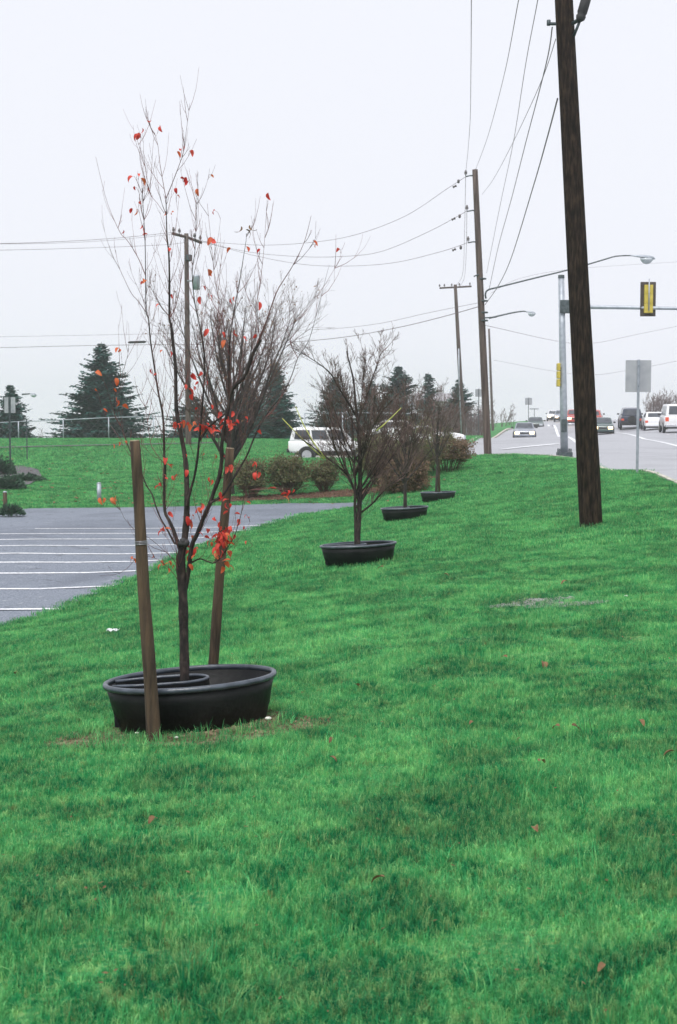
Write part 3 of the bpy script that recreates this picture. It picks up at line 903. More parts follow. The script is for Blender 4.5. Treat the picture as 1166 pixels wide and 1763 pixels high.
# ---- generic vase-shaped bare tree
def vase_tree(name, base, H, spread, trunk_r, nmain, seed, label, cat='tree', group=None, bark='dark_bark', twig='grey_twig', trunk_h=.2, twig_r=.004, depth=3, extra=None, kids=(3,5), up=.1, leaf=None, trunk_w=None):
    rr = random.Random(seed)
    root = empty(name, base, label=label, cat=cat, group=group)
    tr = MB(); tw = MB(); nodes = []
    th = H*trunk_h
    lean = Vector((rr.uniform(-.03,.03), rr.uniform(-.03,.03), 1))
    tp = [lean*(H*.78*i/7)+Vector((rr.uniform(-1,1),rr.uniform(-1,1),0))*trunk_r*.45*(i>0) for i in range(8)]
    tp[0] = Vector((0,0,-.1))
    tr.tube(tp, [trunk_r*(1.12 if i==0 else 1)*(1-.85*i/7) for i in range(8)], 8, cap=False)
    nmi = nmain
    for k in range(nmi):
        t = rr.random()**1.2*.7
        z = th+(H*.7-th)*t
        p = lean*z; a = 2.4*k+rr.uniform(-.4,.4)
        out = rr.uniform(.5,1.05)*(1-.3*t)
        d = Vector((math.cos(a)*out*spread/H*2.0, math.sin(a)*out*spread/H*2.0, 1)).normalized()
        L = (H-z)*rr.uniform(.72,.98)
        r0 = trunk_r*(1-.8*z/H)*.62
        # main limb
        n = 6; pts = [p]; dd = d.copy()
        for i in range(n):
            dd = (dd+Vector((rr.uniform(-.1,.1),rr.uniform(-.1,.1),up+rr.uniform(-.03,.06)))).normalized()
            pts.append(pts[-1]+dd*L/n)
        rad = [max(twig_r, r0*(1-.85*i/n)) for i in range(n+1)]
        tr.tube(pts, rad, 6, cap=False); nodes += pts
        for j in range(int(9+4*rr.random())):
            i = rr.randint(1, n-1); q = pts[i].lerp(pts[i+1 if i<n else n], rr.random())
            sd = rnd_dir(rr, (pts[i+1]-pts[i]).normalized() if i<n else dd, rr.uniform(.3,.75))
            sd.z = abs(sd.z)*.8+.2; sd.normalize()
            grow(tw, rr, q, sd, L*rr.uniform(.18,.38), max(twig_r, rad[i]*.5), depth-1, nseg=3, up=.1, wob=.13, kids=kids, nodes=nodes, minr=twig_r*.55, ratio=.62)
    if extra: extra(tr, tw, nodes)
    tr.build('trunk', M[bark], root, smooth=True)
    c = tw.build('crown', M[twig], root); c['kind'] = 'stuff'
    if leaf:
        lm = MB()
        for k in range(leaf[1]):
            q = Vector(rr.choice(nodes)) + Vector((rr.uniform(-1,1),rr.uniform(-1,1),rr.uniform(-1,1)))*leaf[2]*2
            u = Vector((rr.uniform(-1,1),rr.uniform(-1,1),rr.uniform(-1,1))).normalized(); v = u.orthogonal()*.6
            s = leaf[2]*rr.uniform(.6,1.3)
            lm.add([q-u*s, q+v*s, q+u*s, q-v*s], [(0,1,2,3)])
        o = lm.build('leaves', M[leaf[0]], root); o['kind'] = 'stuff'
    print(name, len(tr.f)+len(tw.f))
    return root
def gpt(px, Y):
    x = (px-CX)/FOC*Y/cp*1.0
    x = P(px, 800, Y).x
    return Vector((x, Y, T(x, Y)))

# second tree in the row, surveyed main limbs
t2 = gpt(615.5, 18.45)
def t2extra(tr, tw, nodes):
    rr = random.Random(77)
    LIMBS = [([(615.5,938),(616.5,915),(618,895),(620,845),(620,790),(618,745),(615,718),(612,690),(609,655),(603,630),(597,604)],0,0,.055,.006),
             ([(617,722),(604,700),(591,679),(578,658),(567,640),(543,622),(519,607)],0,-.3,.022,.004),
             ([(619,716),(630,690),(636,668),(642,649),(650,627),(655,612),(660,604)],0,.3,.020,.003),
             ([(620,868),(610,842),(600,820),(582,802),(561,787),(540,770),(522,757)],0,-.4,.024,.004),
             ([(624,860),(640,835),(655,812),(673,790),(690,765)],0,.3,.022,.004),
             ([(622,882),(640,868),(655,852),(669,838),(690,822),(712,808)],0,-.2,.020,.004),
             ([(619,800),(605,775),(592,750),(582,722),(570,690),(560,668)],0,.4,.018,.004),
             ([(621,780),(632,755),(645,730),(658,708),(676,688)],0,-.4,.018,.004),
             ([(620,760),(612,735),(600,710),(596,690),(590,660),(585,635)],0,.2,.014,.003),
             ([(616,735),(622,700),(624,670),(628,640),(630,612)],0,.1,.014,.003)]
    for lst, y0, y1, ra, rb_ in LIMBS:
        ra *= .72; pts = smooth_path([P(a,b,18.45+y0+(y1-y0)*i/len(lst))-t2 for i,(a,b) in enumerate(lst)], 2)
        n = len(pts)
        tr.tube(pts, [ra+(rb_-ra)*i/(n-1) for i in range(n)], 7, cap=False)
        for j in range(26):
            i = rr.randint(2, n-2)
            sd = rnd_dir(rr, (pts[i+1]-pts[i]).normalized(), rr.uniform(.3,.8)); sd.z = abs(sd.z)*.7+.3; sd.normalize()
            grow(tw, rr, pts[i], sd, rr.uniform(.16,.5)*(1-.3*i/n), .0042, 2, nseg=3, up=.1, wob=.13, kids=(2,4), nodes=nodes, minr=.0018)
tree2 = vase_tree('sapling', t2, 2.4, 1.45, .028, 17, 31, 'second tree in the row, dark and bare with spreading limbs, in the second black tub',
          group='young trees planted in black tubs', bark='bark', twig='grey_twig', trunk_h=.3, twig_r=.003, extra=t2extra)
GY_ = 'young trees planted in black tubs'
sh = MB()
for pts in ([(486,720),(505,740),(530,765),(558,790)], [(509,700),(522,730),(540,762),(560,789)], [(691,702),(675,718),(660,732),(648,742)]):
    p3 = [P(a,b,18.2)-t2 for a,b in pts]
    sh.tube(p3, [.004,.007,.009,.010], 5)
sh2 = sh.build('young_shoots', M['bud'], tree2, smooth=True)
vase_tree('sapling', gpt(698,29.6), 2.75, 1.5, .045, 20, 41, 'third bare tree in the row, in the black tub before the rounded brown shrub', group=GY_, bark='dark_bark', twig='grey_twig', trunk_h=.26, twig_r=.0034, depth=3)
t4 = vase_tree('sapling', gpt(750,39.6), 3.2, .9, .045, 9, 52, 'farthest young bare tree, with thin twin stems, in the last black tub', group=GY_, bark='dark_bark', twig='grey_twig', trunk_h=.32, twig_r=.005, depth=3)
b_ = gpt(757,39.7); stake(b_, b_+Vector((-.02,0,1.2)), .035,.03, 'thin stake beside the stem in the farthest black tub')
# large bare tree behind
vase_tree('bare_tree', gpt(398,47), 6.7, 3.9, .12, 27, 63, 'tall bare tree with dense upright twigs behind the red-leaved tree', bark='dark_bark', twig='grey_twig', trunk_h=.10, twig_r=.006, depth=3, kids=(3,5), leaf=('dead_leaf',900,.035), up=.16)

# ------------------------------------------------------------------ shrubs by the mulch bed
def shrub(px, Y, w_, h, label, seed, flat=False, leafm='shrub_leaf', nleaf=2600, group='clipped shrubs along the mulch bed', base_w=.12, low=.35, name='shrub'):
    rr = random.Random(seed)
    base = gpt(px, Y)
    root = empty(name, base, label=label, cat='shrub', group=group)
    tw = MB(); tips = []
    for k in range(34):
        a = rr.uniform(0,6.283); rad_ = math.sqrt(rr.random())
        tip = Vector((math.cos(a)*rad_*w_/2, math.sin(a)*rad_*w_/2, h*(1 if flat else math.sqrt(max(0,1-.5*rad_**2)))*rr.uniform(.86,1)))
        st = Vector((math.cos(a)*rad_*base_w, math.sin(a)*rad_*base_w, -.02))
        mid = st.lerp(tip,.45)+Vector((math.cos(a)*rad_*w_*.1,math.sin(a)*rad_*w_*.1,0))
        pts = smooth_path([st, st.lerp(mid,.5), mid, tip], 2)
        tw.tube(pts, [.016*(1-.75*i/(len(pts)-1)) for i in range(len(pts))], 4, cap=False)
        for j in range(14):
            t = rr.uniform(low, 1); i = min(int(t*(len(pts)-1)), len(pts)-2)
            sd = rnd_dir(rr, (pts[i+1]-pts[i]).normalized(), rr.uniform(.4,1.1))
            q = pts[i]; L = h*rr.uniform(.1,.28)
            e = q+sd*L; e.z = min(e.z, h*1.02)
            tw.tube([q, q.lerp(e,.5), e], [.006,.0045,.003], 3, cap=False); tips += [q.lerp(e,.5), e]
            for m_ in range(2):
                e2 = q.lerp(e, rr.uniform(.3,.9)); e3 = e2+rnd_dir(rr, sd, rr.uniform(.4,1))*L*.6; e3.z = min(e3.z, h*1.03)
                tw.tube([e2,e3],[.004,.0025],3,cap=False); tips.append(e3)
    tw.build('branches', M['shrub_twig'], root)['kind'] = 'stuff'
    lm = MB()
    for k in range(int(nleaf*2.6)):
        q = rr.choice(tips) + Vector((rr.gauss(0,1),rr.gauss(0,1),rr.gauss(0,1)))*.05
        if q.z < h*low*.9: continue
        u = Vector((rr.uniform(-1,1),rr.uniform(-1,1),rr.uniform(-1,1))).normalized(); v = u.orthogonal()*.55; s = rr.uniform(.018,.042)
        lm.add([q-u*s,q+v*s,q+u*s,q-v*s],[(0,1,2,3)])
    lm.build('leaves', M[leafm], root)['kind'] = 'stuff'
    return root
shrub(432,45.6,1.1,1.38,'leftmost clipped shrub at the end of the mulch bed',1)
shrub(495,46.0,1.35,1.48,'broad round-topped clipped shrub left of the small one on the mulch bed',2,nleaf=3200)
shrub(558,46.6,.85,1.18,'smallest vase-shaped clipped shrub on the mulch bed, behind the second bare tree',3,nleaf=1500)
shrub(650,47.5,1.9,1.8,'wide green-brown shrub behind the second bare tree trunk',4,nleaf=4200)
shrub(694,45.0,1.55,1.35,'dense rounded reddish-brown shrub behind the third black tub',5,leafm='brown_leaf',nleaf=5200,low=.05,base_w=.35)
shrub(712,49.5,3.2,2.2,'tall green-brown shrub between the third tree and the clipped hedge',6,nleaf=4600,low=.2)
shrub(768,50.5,1.75,1.15,'flat-bottomed clipped brown hedge right of the farthest tub',7,leafm='brown_leaf',nleaf=5200,flat=True,low=.42,base_w=.5,name='hedge')

# juniper bed at the far left
gb = [G(a,b) for a,b in ((-30,846),(20,843),(52,835),(72,822),(66,810),(40,803),(0,803),(-40,805))]
tag(sheet('juniper_bed', [(g.x,g.y) for g in gb], .05, M['greymulch'], step=.6), kind='structure')
def low_shrub(px, py, w_, h, label, seed, n=2600, leafm='juniper', dy=0):
    rr = random.Random(seed); g = G(px, py); root = empty('shrub', (g.x,g.y,T(g.x,g.y)), label=label, cat='shrub', group='low evergreen shrubs at the left edge')
    sp = MB(); st = MB()
    for k in range(26):
        a = rr.uniform(0,6.28); e = Vector((math.cos(a)*w_/2*rr.random(), math.sin(a)*w_/2*rr.random(), h*rr.uniform(.5,.95)))
        st.tube([Vector((0,0,0)), e*.5+Vector((0,0,.05)), e],[.012,.008,.004],4,cap=False)
    for k in range(n):
        a = rr.uniform(0,6.28); q = math.sqrt(rr.random())
        z = h*math.sqrt(max(0,1-q*q))*rr.uniform(.25,1.05)*(1+.25*math.sin(a*3+seed))
        c = Vector((math.cos(a)*q*w_/2, math.sin(a)*q*w_/2, z))
        u = (Vector((math.cos(a)*q,math.sin(a)*q,.5))+Vector((rr.uniform(-.6,.6),rr.uniform(-.6,.6),rr.uniform(-.3,.6)))).normalized(); v = u.orthogonal()*.25
        s = rr.uniform(.04,.10)
        sp.add([c-v*s, c+v*s, c+u*s],[(0,1,2)])
    st.build('branches', M['shrub_twig'], root)['kind'] = 'stuff'
    sp.build('foliage', M[leafm], root)['kind'] = 'stuff'
low_shrub(6,818,.95,.62,'dark evergreen shrub at the left edge, upper of two on the grey mulch bed',1)
low_shrub(14,842,1.2,.40,'low spreading evergreen shrub on the grey mulch bed at the left edge',2)
low_shrub(20,888,.7,.26,'small green plant at the corner of the car park by the short brown post',3,n=900)

low_shrub(46,828,1.5,.22,'flat dark ground-hugging shrub at the right end of the grey mulch bed',4,n=1800)
# ------------------------------------------------------------------ conifers
def conifer_meshes(H, Rb, seed, dens=1.0, ragged=.25, tip=.35):
    rr = random.Random(seed)
    tk = MB(); tk.tube([Vector((0,0,-1)),Vector((0,0,H*.5)),Vector((0,0,H))],[H*.022,H*.014,.01],7)
    fo = MB(); lim = MB()
    nl = int(H*5.2*dens)
    for i in range(nl):
        t = (i+rr.random())/nl
        z = H*(.04+.95*t)
        r = Rb*((1-t)**.82)*(1+rr.uniform(-ragged,ragged)) + .12
        nb = max(5, int((7+9*(1-t))*dens))
        for k in range(nb):
            a = rr.uniform(0,6.283); L = r*rr.uniform(.5,1.12); z = H*(.03+.95*t)+rr.uniform(-.3,.3)*min(1,3*(1-t))
            dr = -.2*(1-t)*rr.uniform(.0,1.5) + t*.25
            d = Vector((math.cos(a), math.sin(a), 0))
            e = Vector((0,0,z))+d*L+Vector((0,0,L*dr+.12*L))
            lim.tube([Vector((0,0,z)), Vector((0,0,z))+d*L*.5+Vector((0,0,L*dr*.7)), e],[.03*(1-t)+.01,.018,.008],3,cap=False)
            m = max(4, int(L*7*dens))
            side = Vector((-d.y,d.x,0))
            for j in range(m):
                s = (j+rr.random())/m
                if s < .12: continue
                c = Vector((0,0,z)).lerp(e, s)+Vector((0,0,-.25*L*dr*s*(1-s)))
                for q in (-1,1):
                    ln = (.20+.30*(1-s))*rr.uniform(.6,1.3)*min(1.3,.6+L*.35)
                    u = (side*q*rr.uniform(.5,1)+d*rr.uniform(.3,1)+Vector((0,0,rr.uniform(-.55,.25)))).normalized()
                    v = u.cross(Vector((0,0,1))).normalized()*ln*.30 + Vector((0,0,rr.uniform(-.05,.05)))
                    p1 = c+u*ln
                    fo.add([c-v*.6, c+u*ln*.5-v, p1, c+u*ln*.5+v, c+v*.6],[(0,1,2,3,4)])
    return tk.mesh('trunk'), lim.mesh('limbs'), fo.mesh('foliage')
def conifer(px, Y, H, Rb, seed, label, m='needle', dz=0, group='evergreens beyond the left lawn', name='spruce_tree', **k):
    g = gpt(px, Y); g.z += dz
    root = empty(name, g, label=label, cat='tree', group=group)
    a, b, c = conifer_meshes(H, Rb, seed, **k)
    t_ = mobj('trunk', a, M['dark_bark'], root)
    mobj('limbs', b, M['dark_bark'], root)['kind'] = 'stuff'
    mobj('crown', c, M[m], root)['kind'] = 'stuff'
    print(name, len(c.polygons))
    return root
def con_px(px, ptop, Y, wpx, seed, label, **k):
    wpx *= 1.3; k['dens'] = k.get('dens',1.0)*1.3
    g = gpt(px, Y); top = P(px, ptop, Y).z
    conifer(px, Y, top-g.z, wpx/2/FOC*Y, seed, label, **k)
con_px(177,588,112,132,1,'tall broad dark spruce left of the front stake, behind the wire fence')
con_px(20,662,112,72,2,'dark spruce at the left edge behind the two-panel sign')
con_px(476,622,116,80,3,'dark spruce partly behind the tall bare tree, left of the white estate car')
con_px(335,682,118,100,4,'squat dark evergreen behind the red-leaved tree',ragged=.4)
con_px(425,655,121,86,5,'dark evergreen deep behind the tall bare tree crown',ragged=.4)
con_px(578,648,118,92,6,'rounded blue-green evergreen behind the white estate car',m='bluneedle',ragged=.45)
con_px(686,628,120,98,7,'ragged blue-green evergreen right of the second bare tree',m='bluneedle',ragged=.5)
con_px(640,655,124,80,8,'blue-green evergreen directly behind the second bare tree',m='bluneedle',ragged=.5)
con_px(737,640,118,52,9,'thin ragged evergreen with an open top above the pale house roof',m='bluneedle',ragged=.6,dens=.8)
con_px(790,652,124,62,10,'small dark cone-shaped spruce behind the pole with the crossarm')

# brush
def brush(name, pxa, pxb, Y, h, label, seed, n=260, m='grey_twig', tr=.012):
    rr = random.Random(seed); tw = MB()
    for k in range(n):
        px = rr.uniform(pxa, pxb); yy = Y+rr.uniform(-3,3); g = gpt(px, yy)
        hh = h*rr.uniform(.5,1.1)
        grow(tw, rr, g, Vector((rr.uniform(-.3,.3),rr.uniform(-.3,.3),1)).normalized(), hh, tr*1.6, 2, nseg=3, up=.05, wob=.18, kids=(3,5), minr=tr*.6, ratio=.5)
    o = tw.build(name, M[m]); return tag(o, label, 'brush', kind='stuff')
brush('brush', 735, 835, 108, 2.4, 'bare grey brush below the small spruce', 3, 170)
brush('brush', 1112, 1240, 165, 2.8, 'hazy bare brush beyond the right side of the road', 4, 200, tr=.02)
brush('brush', 845, 885, 175, 2.2, 'sparse pale brush on the verge beyond the silver car', 5, 16, tr=.02)
brush('brush', 52, 82, 118, 1.6, 'faint thin brush on the crest right of the left spruce', 6, 10, tr=.012)

# ------------------------------------------------------------------ utility poles
def lean_pole(name, base, top, r0, r1, label, m='farpole', n=12, segs=10, cat='utility pole', group='wooden utility poles'):
    root = empty(name, base, label=label, cat=cat, group=group)
    v = top-base; mb = MB(); pts = [Vector((0,0,-.4))-Vector((v.x,v.y,0))*.03]+[v*(i/segs) for i in range(segs+1)]
    mb.tube(pts, [r0]+[r0+(r1-r0)*i/segs for i in range(segs+1)], n)
    mb.build('shaft', M[m], root, smooth=True)
    return root
def insulator(parent, p, s=1.0, up=True):
    mb = MB(); prof = [(.012,0),(.012,.05),(.045,.055),(.05,.075),(.02,.085),(.05,.10),(.045,.12),(.025,.14),(.03,.16),(.012,.175)]
    mb.lathe([(r*s,z*s) for r,z in prof], 10, Matrix.Translation(p))
    return mb.build('insulator', M['ceramic'], parent, smooth=True)
# the near leaning pole
nb = P(1018,908,22.0); nb.z = T(nb.x, nb.y)
ntop_dir = (P(971,0,22.0)-P(1018,905,22.0)).normalized()
ntop = nb + ntop_dir*11.6
npole = lean_pole('utility_pole', nb, ntop, .178, .118, 'large dark leaning utility pole on the lawn in the right foreground', m='pole', n=28, segs=24)
rr = random.Random(9)
ck = MB(); dch = (ntop-nb).normalized()
side = dch.orthogonal().normalized()
for k in range(14):   # drying checks: long thin splinters standing off the shaft
    a = rr.uniform(0,6.28); z = rr.uniform(.3,7.5); L = rr.uniform(.5,1.6)
    def surf(zz, aa):
        rad = .178-.06*zz/11.6
        return dch*zz + (Matrix.Rotation(aa,3,dch) @ side)*(rad+.001)
    ck.tube([surf(z+L*j/6, a+.02*math.sin(j)) for j in range(7)], [.001,.005,.006,.007,.006,.005,.001], 4)
ck.build('splinters', M['pole'], npole)['kind'] = 'stuff'
def on_near(px, py, dy=0): return P(px, py, 22.0+dy)-nb
bk = MB()
a0 = on_near(957,41); bk.tube([a0+Vector((.12,0,0)), a0+Vector((-.06,0,.0)), a0+Vector((-.13,0,.01))],[.022,.026,.018],8)
bk.tube([a0+Vector((-.11,-.02,-.03)), a0+Vector((-.11,-.02,.05))],.03,8)
bk.build('wire_bracket', M['darksteel'], npole, smooth=True)
br = MB()
p1 = on_near(988,62,-.12); p2 = on_near(1000,32,-.2); 
br.tube([p1, on_near(993,50,-.17), p2],[.024,.022,.022],8)
br.tube([on_near(985,41,-.1), p2],[.03,.03],8)
br.build('strut', M['darksteel'], npole, smooth=True)
cy = MB(); q0 = on_near(998,37,-.22); q1 = on_near(1017,-28,-.3); ax_ = (q1-q0).normalized(); Ln = (q1-q0).length
Mz = Matrix.Translation(q0) @ ax_.to_track_quat('Z','Y').to_matrix().to_4x4()
cy.lathe([(.03,0),(.065,.03),(.075,.08),(.062,.1),(.075,.13),(.075,Ln*.6),(.064,Ln*.62),(.075,Ln*.66),(.07,Ln),(.03,Ln+.04)], 16, Mz)
cy.build('cutout_fuse', M['trim'], npole, smooth=True)
tp_ = MB(); cz = ntop-nb
tp_.box(-.06,.06,-1.2,1.2,-.06,.06, Matrix.Translation(cz-dch*.6+Vector((0,.2,0))))
tp_.build('crossarm', M['pole'], npole)

# second pole with three arms and a street lamp
b2 = P(840,778,60); b2.z = T(b2.x,b2.y); t2p = P(818,292,60)
pole2 = lean_pole('utility_pole', b2, t2p, .165, .115, 'tall utility pole with three stub arms at the edge of the driveway')
for (ax0, axe, ayy) in ((802,819,303),(804,823,363),(806,824,417)):
    a_ = P(axe,ayy,60)-b2; e_ = P(ax0,ayy+1,60)-b2
    mb = MB(); mb.tube([a_,a_.lerp(e_,.5)+Vector((0,0,.03)),e_],[.035,.028,.025],6)
    arm = mb.build('stub_arm', M['darksteel'], pole2, smooth=True)
    insulator(pole2, e_+Vector((0,0,.02)), 1.4)
    mb = MB(); mb.lathe([(.02,-.16),(.05,-.13),(.055,-.02),(.02,.0)],8,Matrix.Translation(e_+Vector((-.3,0,-.12)))); mb.build('strain_insulator', M['ceramic'], pole2, smooth=True)
mb = MB()
for yy in (480,518,538,552): 
    c = P(830 if yy < 500 else 833, yy, 60)-b2; mb.lathe([(.17,-.03),(.185,-.02),(.185,.02),(.17,.03)],12,Matrix.Translation(c))
mb.build('clamp_band', M['darksteel'], pole2, smooth=True)
for a_ in ((826,548,855,546),(816,476,826,472)):
    mb = MB(); mb.tube([P(a_[0],a_[1],59.9)-b2, P(a_[2],a_[3],59.9)-b2],.03,5); mb.build('bracket', M['darksteel'], pole2)
def street_lamp(arm_pts, head_a, head_b, Y, label, body='steel', parent_pole=None):
    """cobra-head lamp on a long arm: a thing of its own, bolted to its pole"""
    o = P(*arm_pts[0], Y)
    root = empty('street_lamp', o, label=label, cat='street lamp', group='cobra-head street lamps on long arms')
    pts = smooth_path([P(a,b,Y)-o for a,b in arm_pts], 3)
    mb = MB(); mb.tube(pts, [.038*Y/60*(1-.35*i/(len(pts)-1)) for i in range(len(pts))], 8); mb.build('arm', M['farpole'] if body=='farpole' else M['darksteel'], root, smooth=True)
    a_ = P(*head_a, Y)-o; b_ = P(*head_b, Y)-o
    L = (b_-a_).length; Mx = Matrix.Translation(a_) @ (b_-a_).to_track_quat('X','Z').to_matrix().to_4x4()
    mb = MB(); n = 10; st = [(0,.03,.035),(.15,.05,.05),(.35,.10,.07),(.5,.17,.10),(.75,.19,.11),(.92,.13,.09),(1,.03,.03)]
    for (t, wy, hz) in st:
        for k in range(n):
            an = 2*math.pi*k/n; mb.v.append(tuple(Mx @ Vector((t*L, wy*math.cos(an), max(-.02, hz*math.sin(an))))))
    for i in range(len(st)-1):
        for k in range(n): mb.f.append((i*n+k,i*n+(k+1)%n,(i+1)*n+(k+1)%n,(i+1)*n+k))
    mb.build('head', M['steel'], root, smooth=True)
    mb = MB(); c = Mx @ Vector((.66*L,0,-.02)); mb.lathe([(.03,-.24),(.13,-.19),(.20,-.08),(.215,0)],14,Matrix.Translation(c),sx=1.3); mb.build('lens', M['lampglass'], root, smooth=True)
    return root
street_lamp([(837,514),(836,506),(841,499),(860,494),(920,479),(985,463),(1040,447),(1062,441),(1090,440)],(1086,440),(1128,446),60,'large street lamp on a long arm crossing behind the large leaning pole')
street_lamp([(842,548),(850,546),(880,539),(900,536),(908,537)],(904,536),(922,540),100,'smaller far street lamp to the right of the tall pole')
street_lamp([(38,679),(45,678.5),(52,678)],(51,678),(62,679.5),125,'tiny far street lamp above the left spruce')
# third pole with crossarm
b3 = P(798,754,100); b3.z = T(b3.x,b3.y)
pole3 = lean_pole('utility_pole', b3, P(784,490,100), .17, .11, 'far utility pole with a T crossarm, left of the tall pole')
a_ = P(757,496,100)-b3; e_ = P(812,493,100)-b3
mb = MB(); mb.tube([a_, e_], .06, 4); mb.build('crossarm', M['farpole'], pole3)
for t in (0,.15,.38,.62,.95): insulator(pole3, a_.lerp(e_, t)+Vector((0,0,.05)), 1.3)
gw = MB(); gw.tube([P(790,600,99.6)-b3, P(790.5,650,99.6)-b3, P(795,757,99.4)-b3],[.05,.05,.05],6); gw.build('cable_guard', M['steel'], pole3, smooth=True)
b4 = P(849,735,150); b4.z = T(b4.x,b4.y)
lean_pole('utility_pole', b4, P(842,566,150), .15, .10, 'thin distant utility pole just right of the tall pole')
# left pole with crossarm
b5 = gpt(325, 80)
pole5 = lean_pole('utility_pole', b5, P(321,402,80), .17, .12, 'utility pole with a tilted crossarm behind the red-leaved tree')
mb = MB(); mb.tube([P(297,402,79.0)-b5, P(321,408,80)-b5, P(347,418,81.0)-b5], .085, 4); mb.build('crossarm', M['farpole'], pole5)
for a_ in ((299,401),(309,403),(335,411),(345,415)): insulator(pole5, P(a_[0],a_[1],79+2*(a_[0]-297)/50)-b5, 1.8)
mb = MB(); c = P(338,486,79.6)-b5; mb.lathe([(.05,-.42),(.20,-.40),(.21,.3),(.215,.32),(.19,.38),(.05,.42)],16,Matrix.Translation(c)); mb.tube([c+Vector((0,0,.1)),c+Vector((-.5,.2,.1))],.05,5)
mb.build('transformer', M['steel'], pole5, smooth=True)
mb = MB(); c = P(325,444,79.8)-b5; mb.lathe([(.05,-.2),(.2,-.15),(.2,.15),(.05,.2)],10,Matrix.Translation(c)); mb.build('bracket', M['darksteel'], pole5)

# ------------------------------------------------------------------ overhead lines
def wire(pts, r, label, m='cable', sub=6):
    """pts: (px,py,Y)"""
    p3 = smooth_path([P(*p) for p in pts], sub)
    o = p3[0].copy(); mb = MB(); mb.tube([p-o for p in p3], r*.72, 5, cap=False)
    ob = mb.build('power_line', M[m]); ob.location = o
    return tag(ob, label, 'power line', 'overhead lines')
wire([(812,-60,22),(811,120,32),(809,220,45),(802,300,60)], .010, 'near-vertical thin line rising straight to the top edge left of the other lines')
wire([(802,300,60),(800,400,78),(797,470,94),(786,492,100)], .014, 'thin line dropping from the top stub arm to the far T pole')
wire([(804,362,60),(803,430,78),(800,476,94),(793,492,100)], .014, 'thin line dropping from the middle stub arm to the far T pole')
wire([(905,-60,18),(893,0,22),(868,130,34),(840,235,47),(819,292,60)], .010, 'thin line curving from the top edge down to the tip of the tall pole')
wire([(936,-70,18),(926,0,22),(905,112,30),(884,245,40),(862,350,50),(838,470,60)], .010, 'thin straight line from the top edge between the curved line and the large leaning pole')
wire([(951,47,22),(940,112,25),(906,243,34),(880,345,44),(858,425,54),(842,500,60)], .014, 'cable from the bracket on the large leaning pole, lower of the two')
wire([(957,67,22),(930,145,27),(884,244,38),(850,308,49),(830,335,60)], .009, 'thin line from the large leaning pole up to the upper shaft of the tall pole')
wire([(960,170,22),(942,238,26),(918,322,33),(880,445,46),(858,492,54),(835,525,60)], .018, 'thick cable from the large leaning pole, the rightmost one')
wire([(801,305,60),(770,325,62),(700,371,66),(620,402,70),(548,416,73),(450,422,77),(345,415,81)], .014, 'uppermost line from the tall pole sweeping left to the tilted crossarm')
wire([(803,364,60),(740,398,62),(660,432,67),(600,441,70),(520,442,74),(430,434,78),(345,416,81)], .014, 'middle line from the tall pole sweeping left to the tilted crossarm')
wire([(805,418,60),(760,433,63),(680,452,67),(600,458,71),(520,455,74),(430,438,78),(335,411,80.5)], .014, 'lowest of the three lines from the stub arms sweeping left')
wire([(831,526,60),(760,546,64),(680,565,68),(580,582,73),(460,591,79),(300,593,84),(150,595,90),(-60,600,96)], .022, 'long low cable from the tall pole running left across the whole view')
wire([(831,520,60),(740,538,64),(640,559,69),(530,568,75),(300,574,84),(100,578,92),(-60,581,97)], .012, 'faint line just above the long low cable')
wire([(299,400,79),(200,410,72),(80,417,64),(-60,421,56)], .016, 'upper line leaving the tilted crossarm to the left edge')
wire([(309,402,79.4),(200,413,73),(80,419,65),(-60,420,58)], .011, 'middle line leaving the tilted crossarm to the left edge')
wire([(335,411,80.5),(300,420,78),(150,427,70),(-60,432,60)], .013, 'lower line leaving the tilted crossarm to the left edge')
wire([(845,505,60),(900,478,64),(1000,462,72),(1180,450,90)], .008, 'faint line above the long lamp arm')
wire([(835,560,60),(1000,592,90),(1100,575,100),(1220,550,110)], .014, 'faint sagging line across the road, upper one')
wire([(850,620,150),(1000,645,150),(1100,634,140),(1220,610,130)], .018, 'faint sagging line across the road, lower one')
mb = MB(); a_ = P(221,589.5,88); e_ = P(252,588.5,87); mb.tube([Vector((0,0,0)),(e_-a_)*.1,(e_-a_)*.9,e_-a_],[.03,.075,.075,.03],8)
o = mb.build('splice_case', M['trim']); o.location = a_; tag(o, 'black splice case hanging on the long low cable at the left', 'cable splice')
for (a, b, Y) in ((783,321,61.5),(781,377,61.5),(782,430,61.5)):
    mb = MB(); p = P(a,b,Y); mb.lathe([(.015,-.09),(.06,-.07),(.03,0),(.06,.07),(.015,.09)],8,Matrix.Rotation(R(65),4,'Y')); o = mb.build('line_insulator', M['ceramic']); o.location = p
    tag(o, {783:'top line insulator just left of the tall pole',781:'middle line insulator just left of the tall pole',782:'lowest line insulator just left of the tall pole'}[a], 'insulator', 'line insulators near the tall pole')

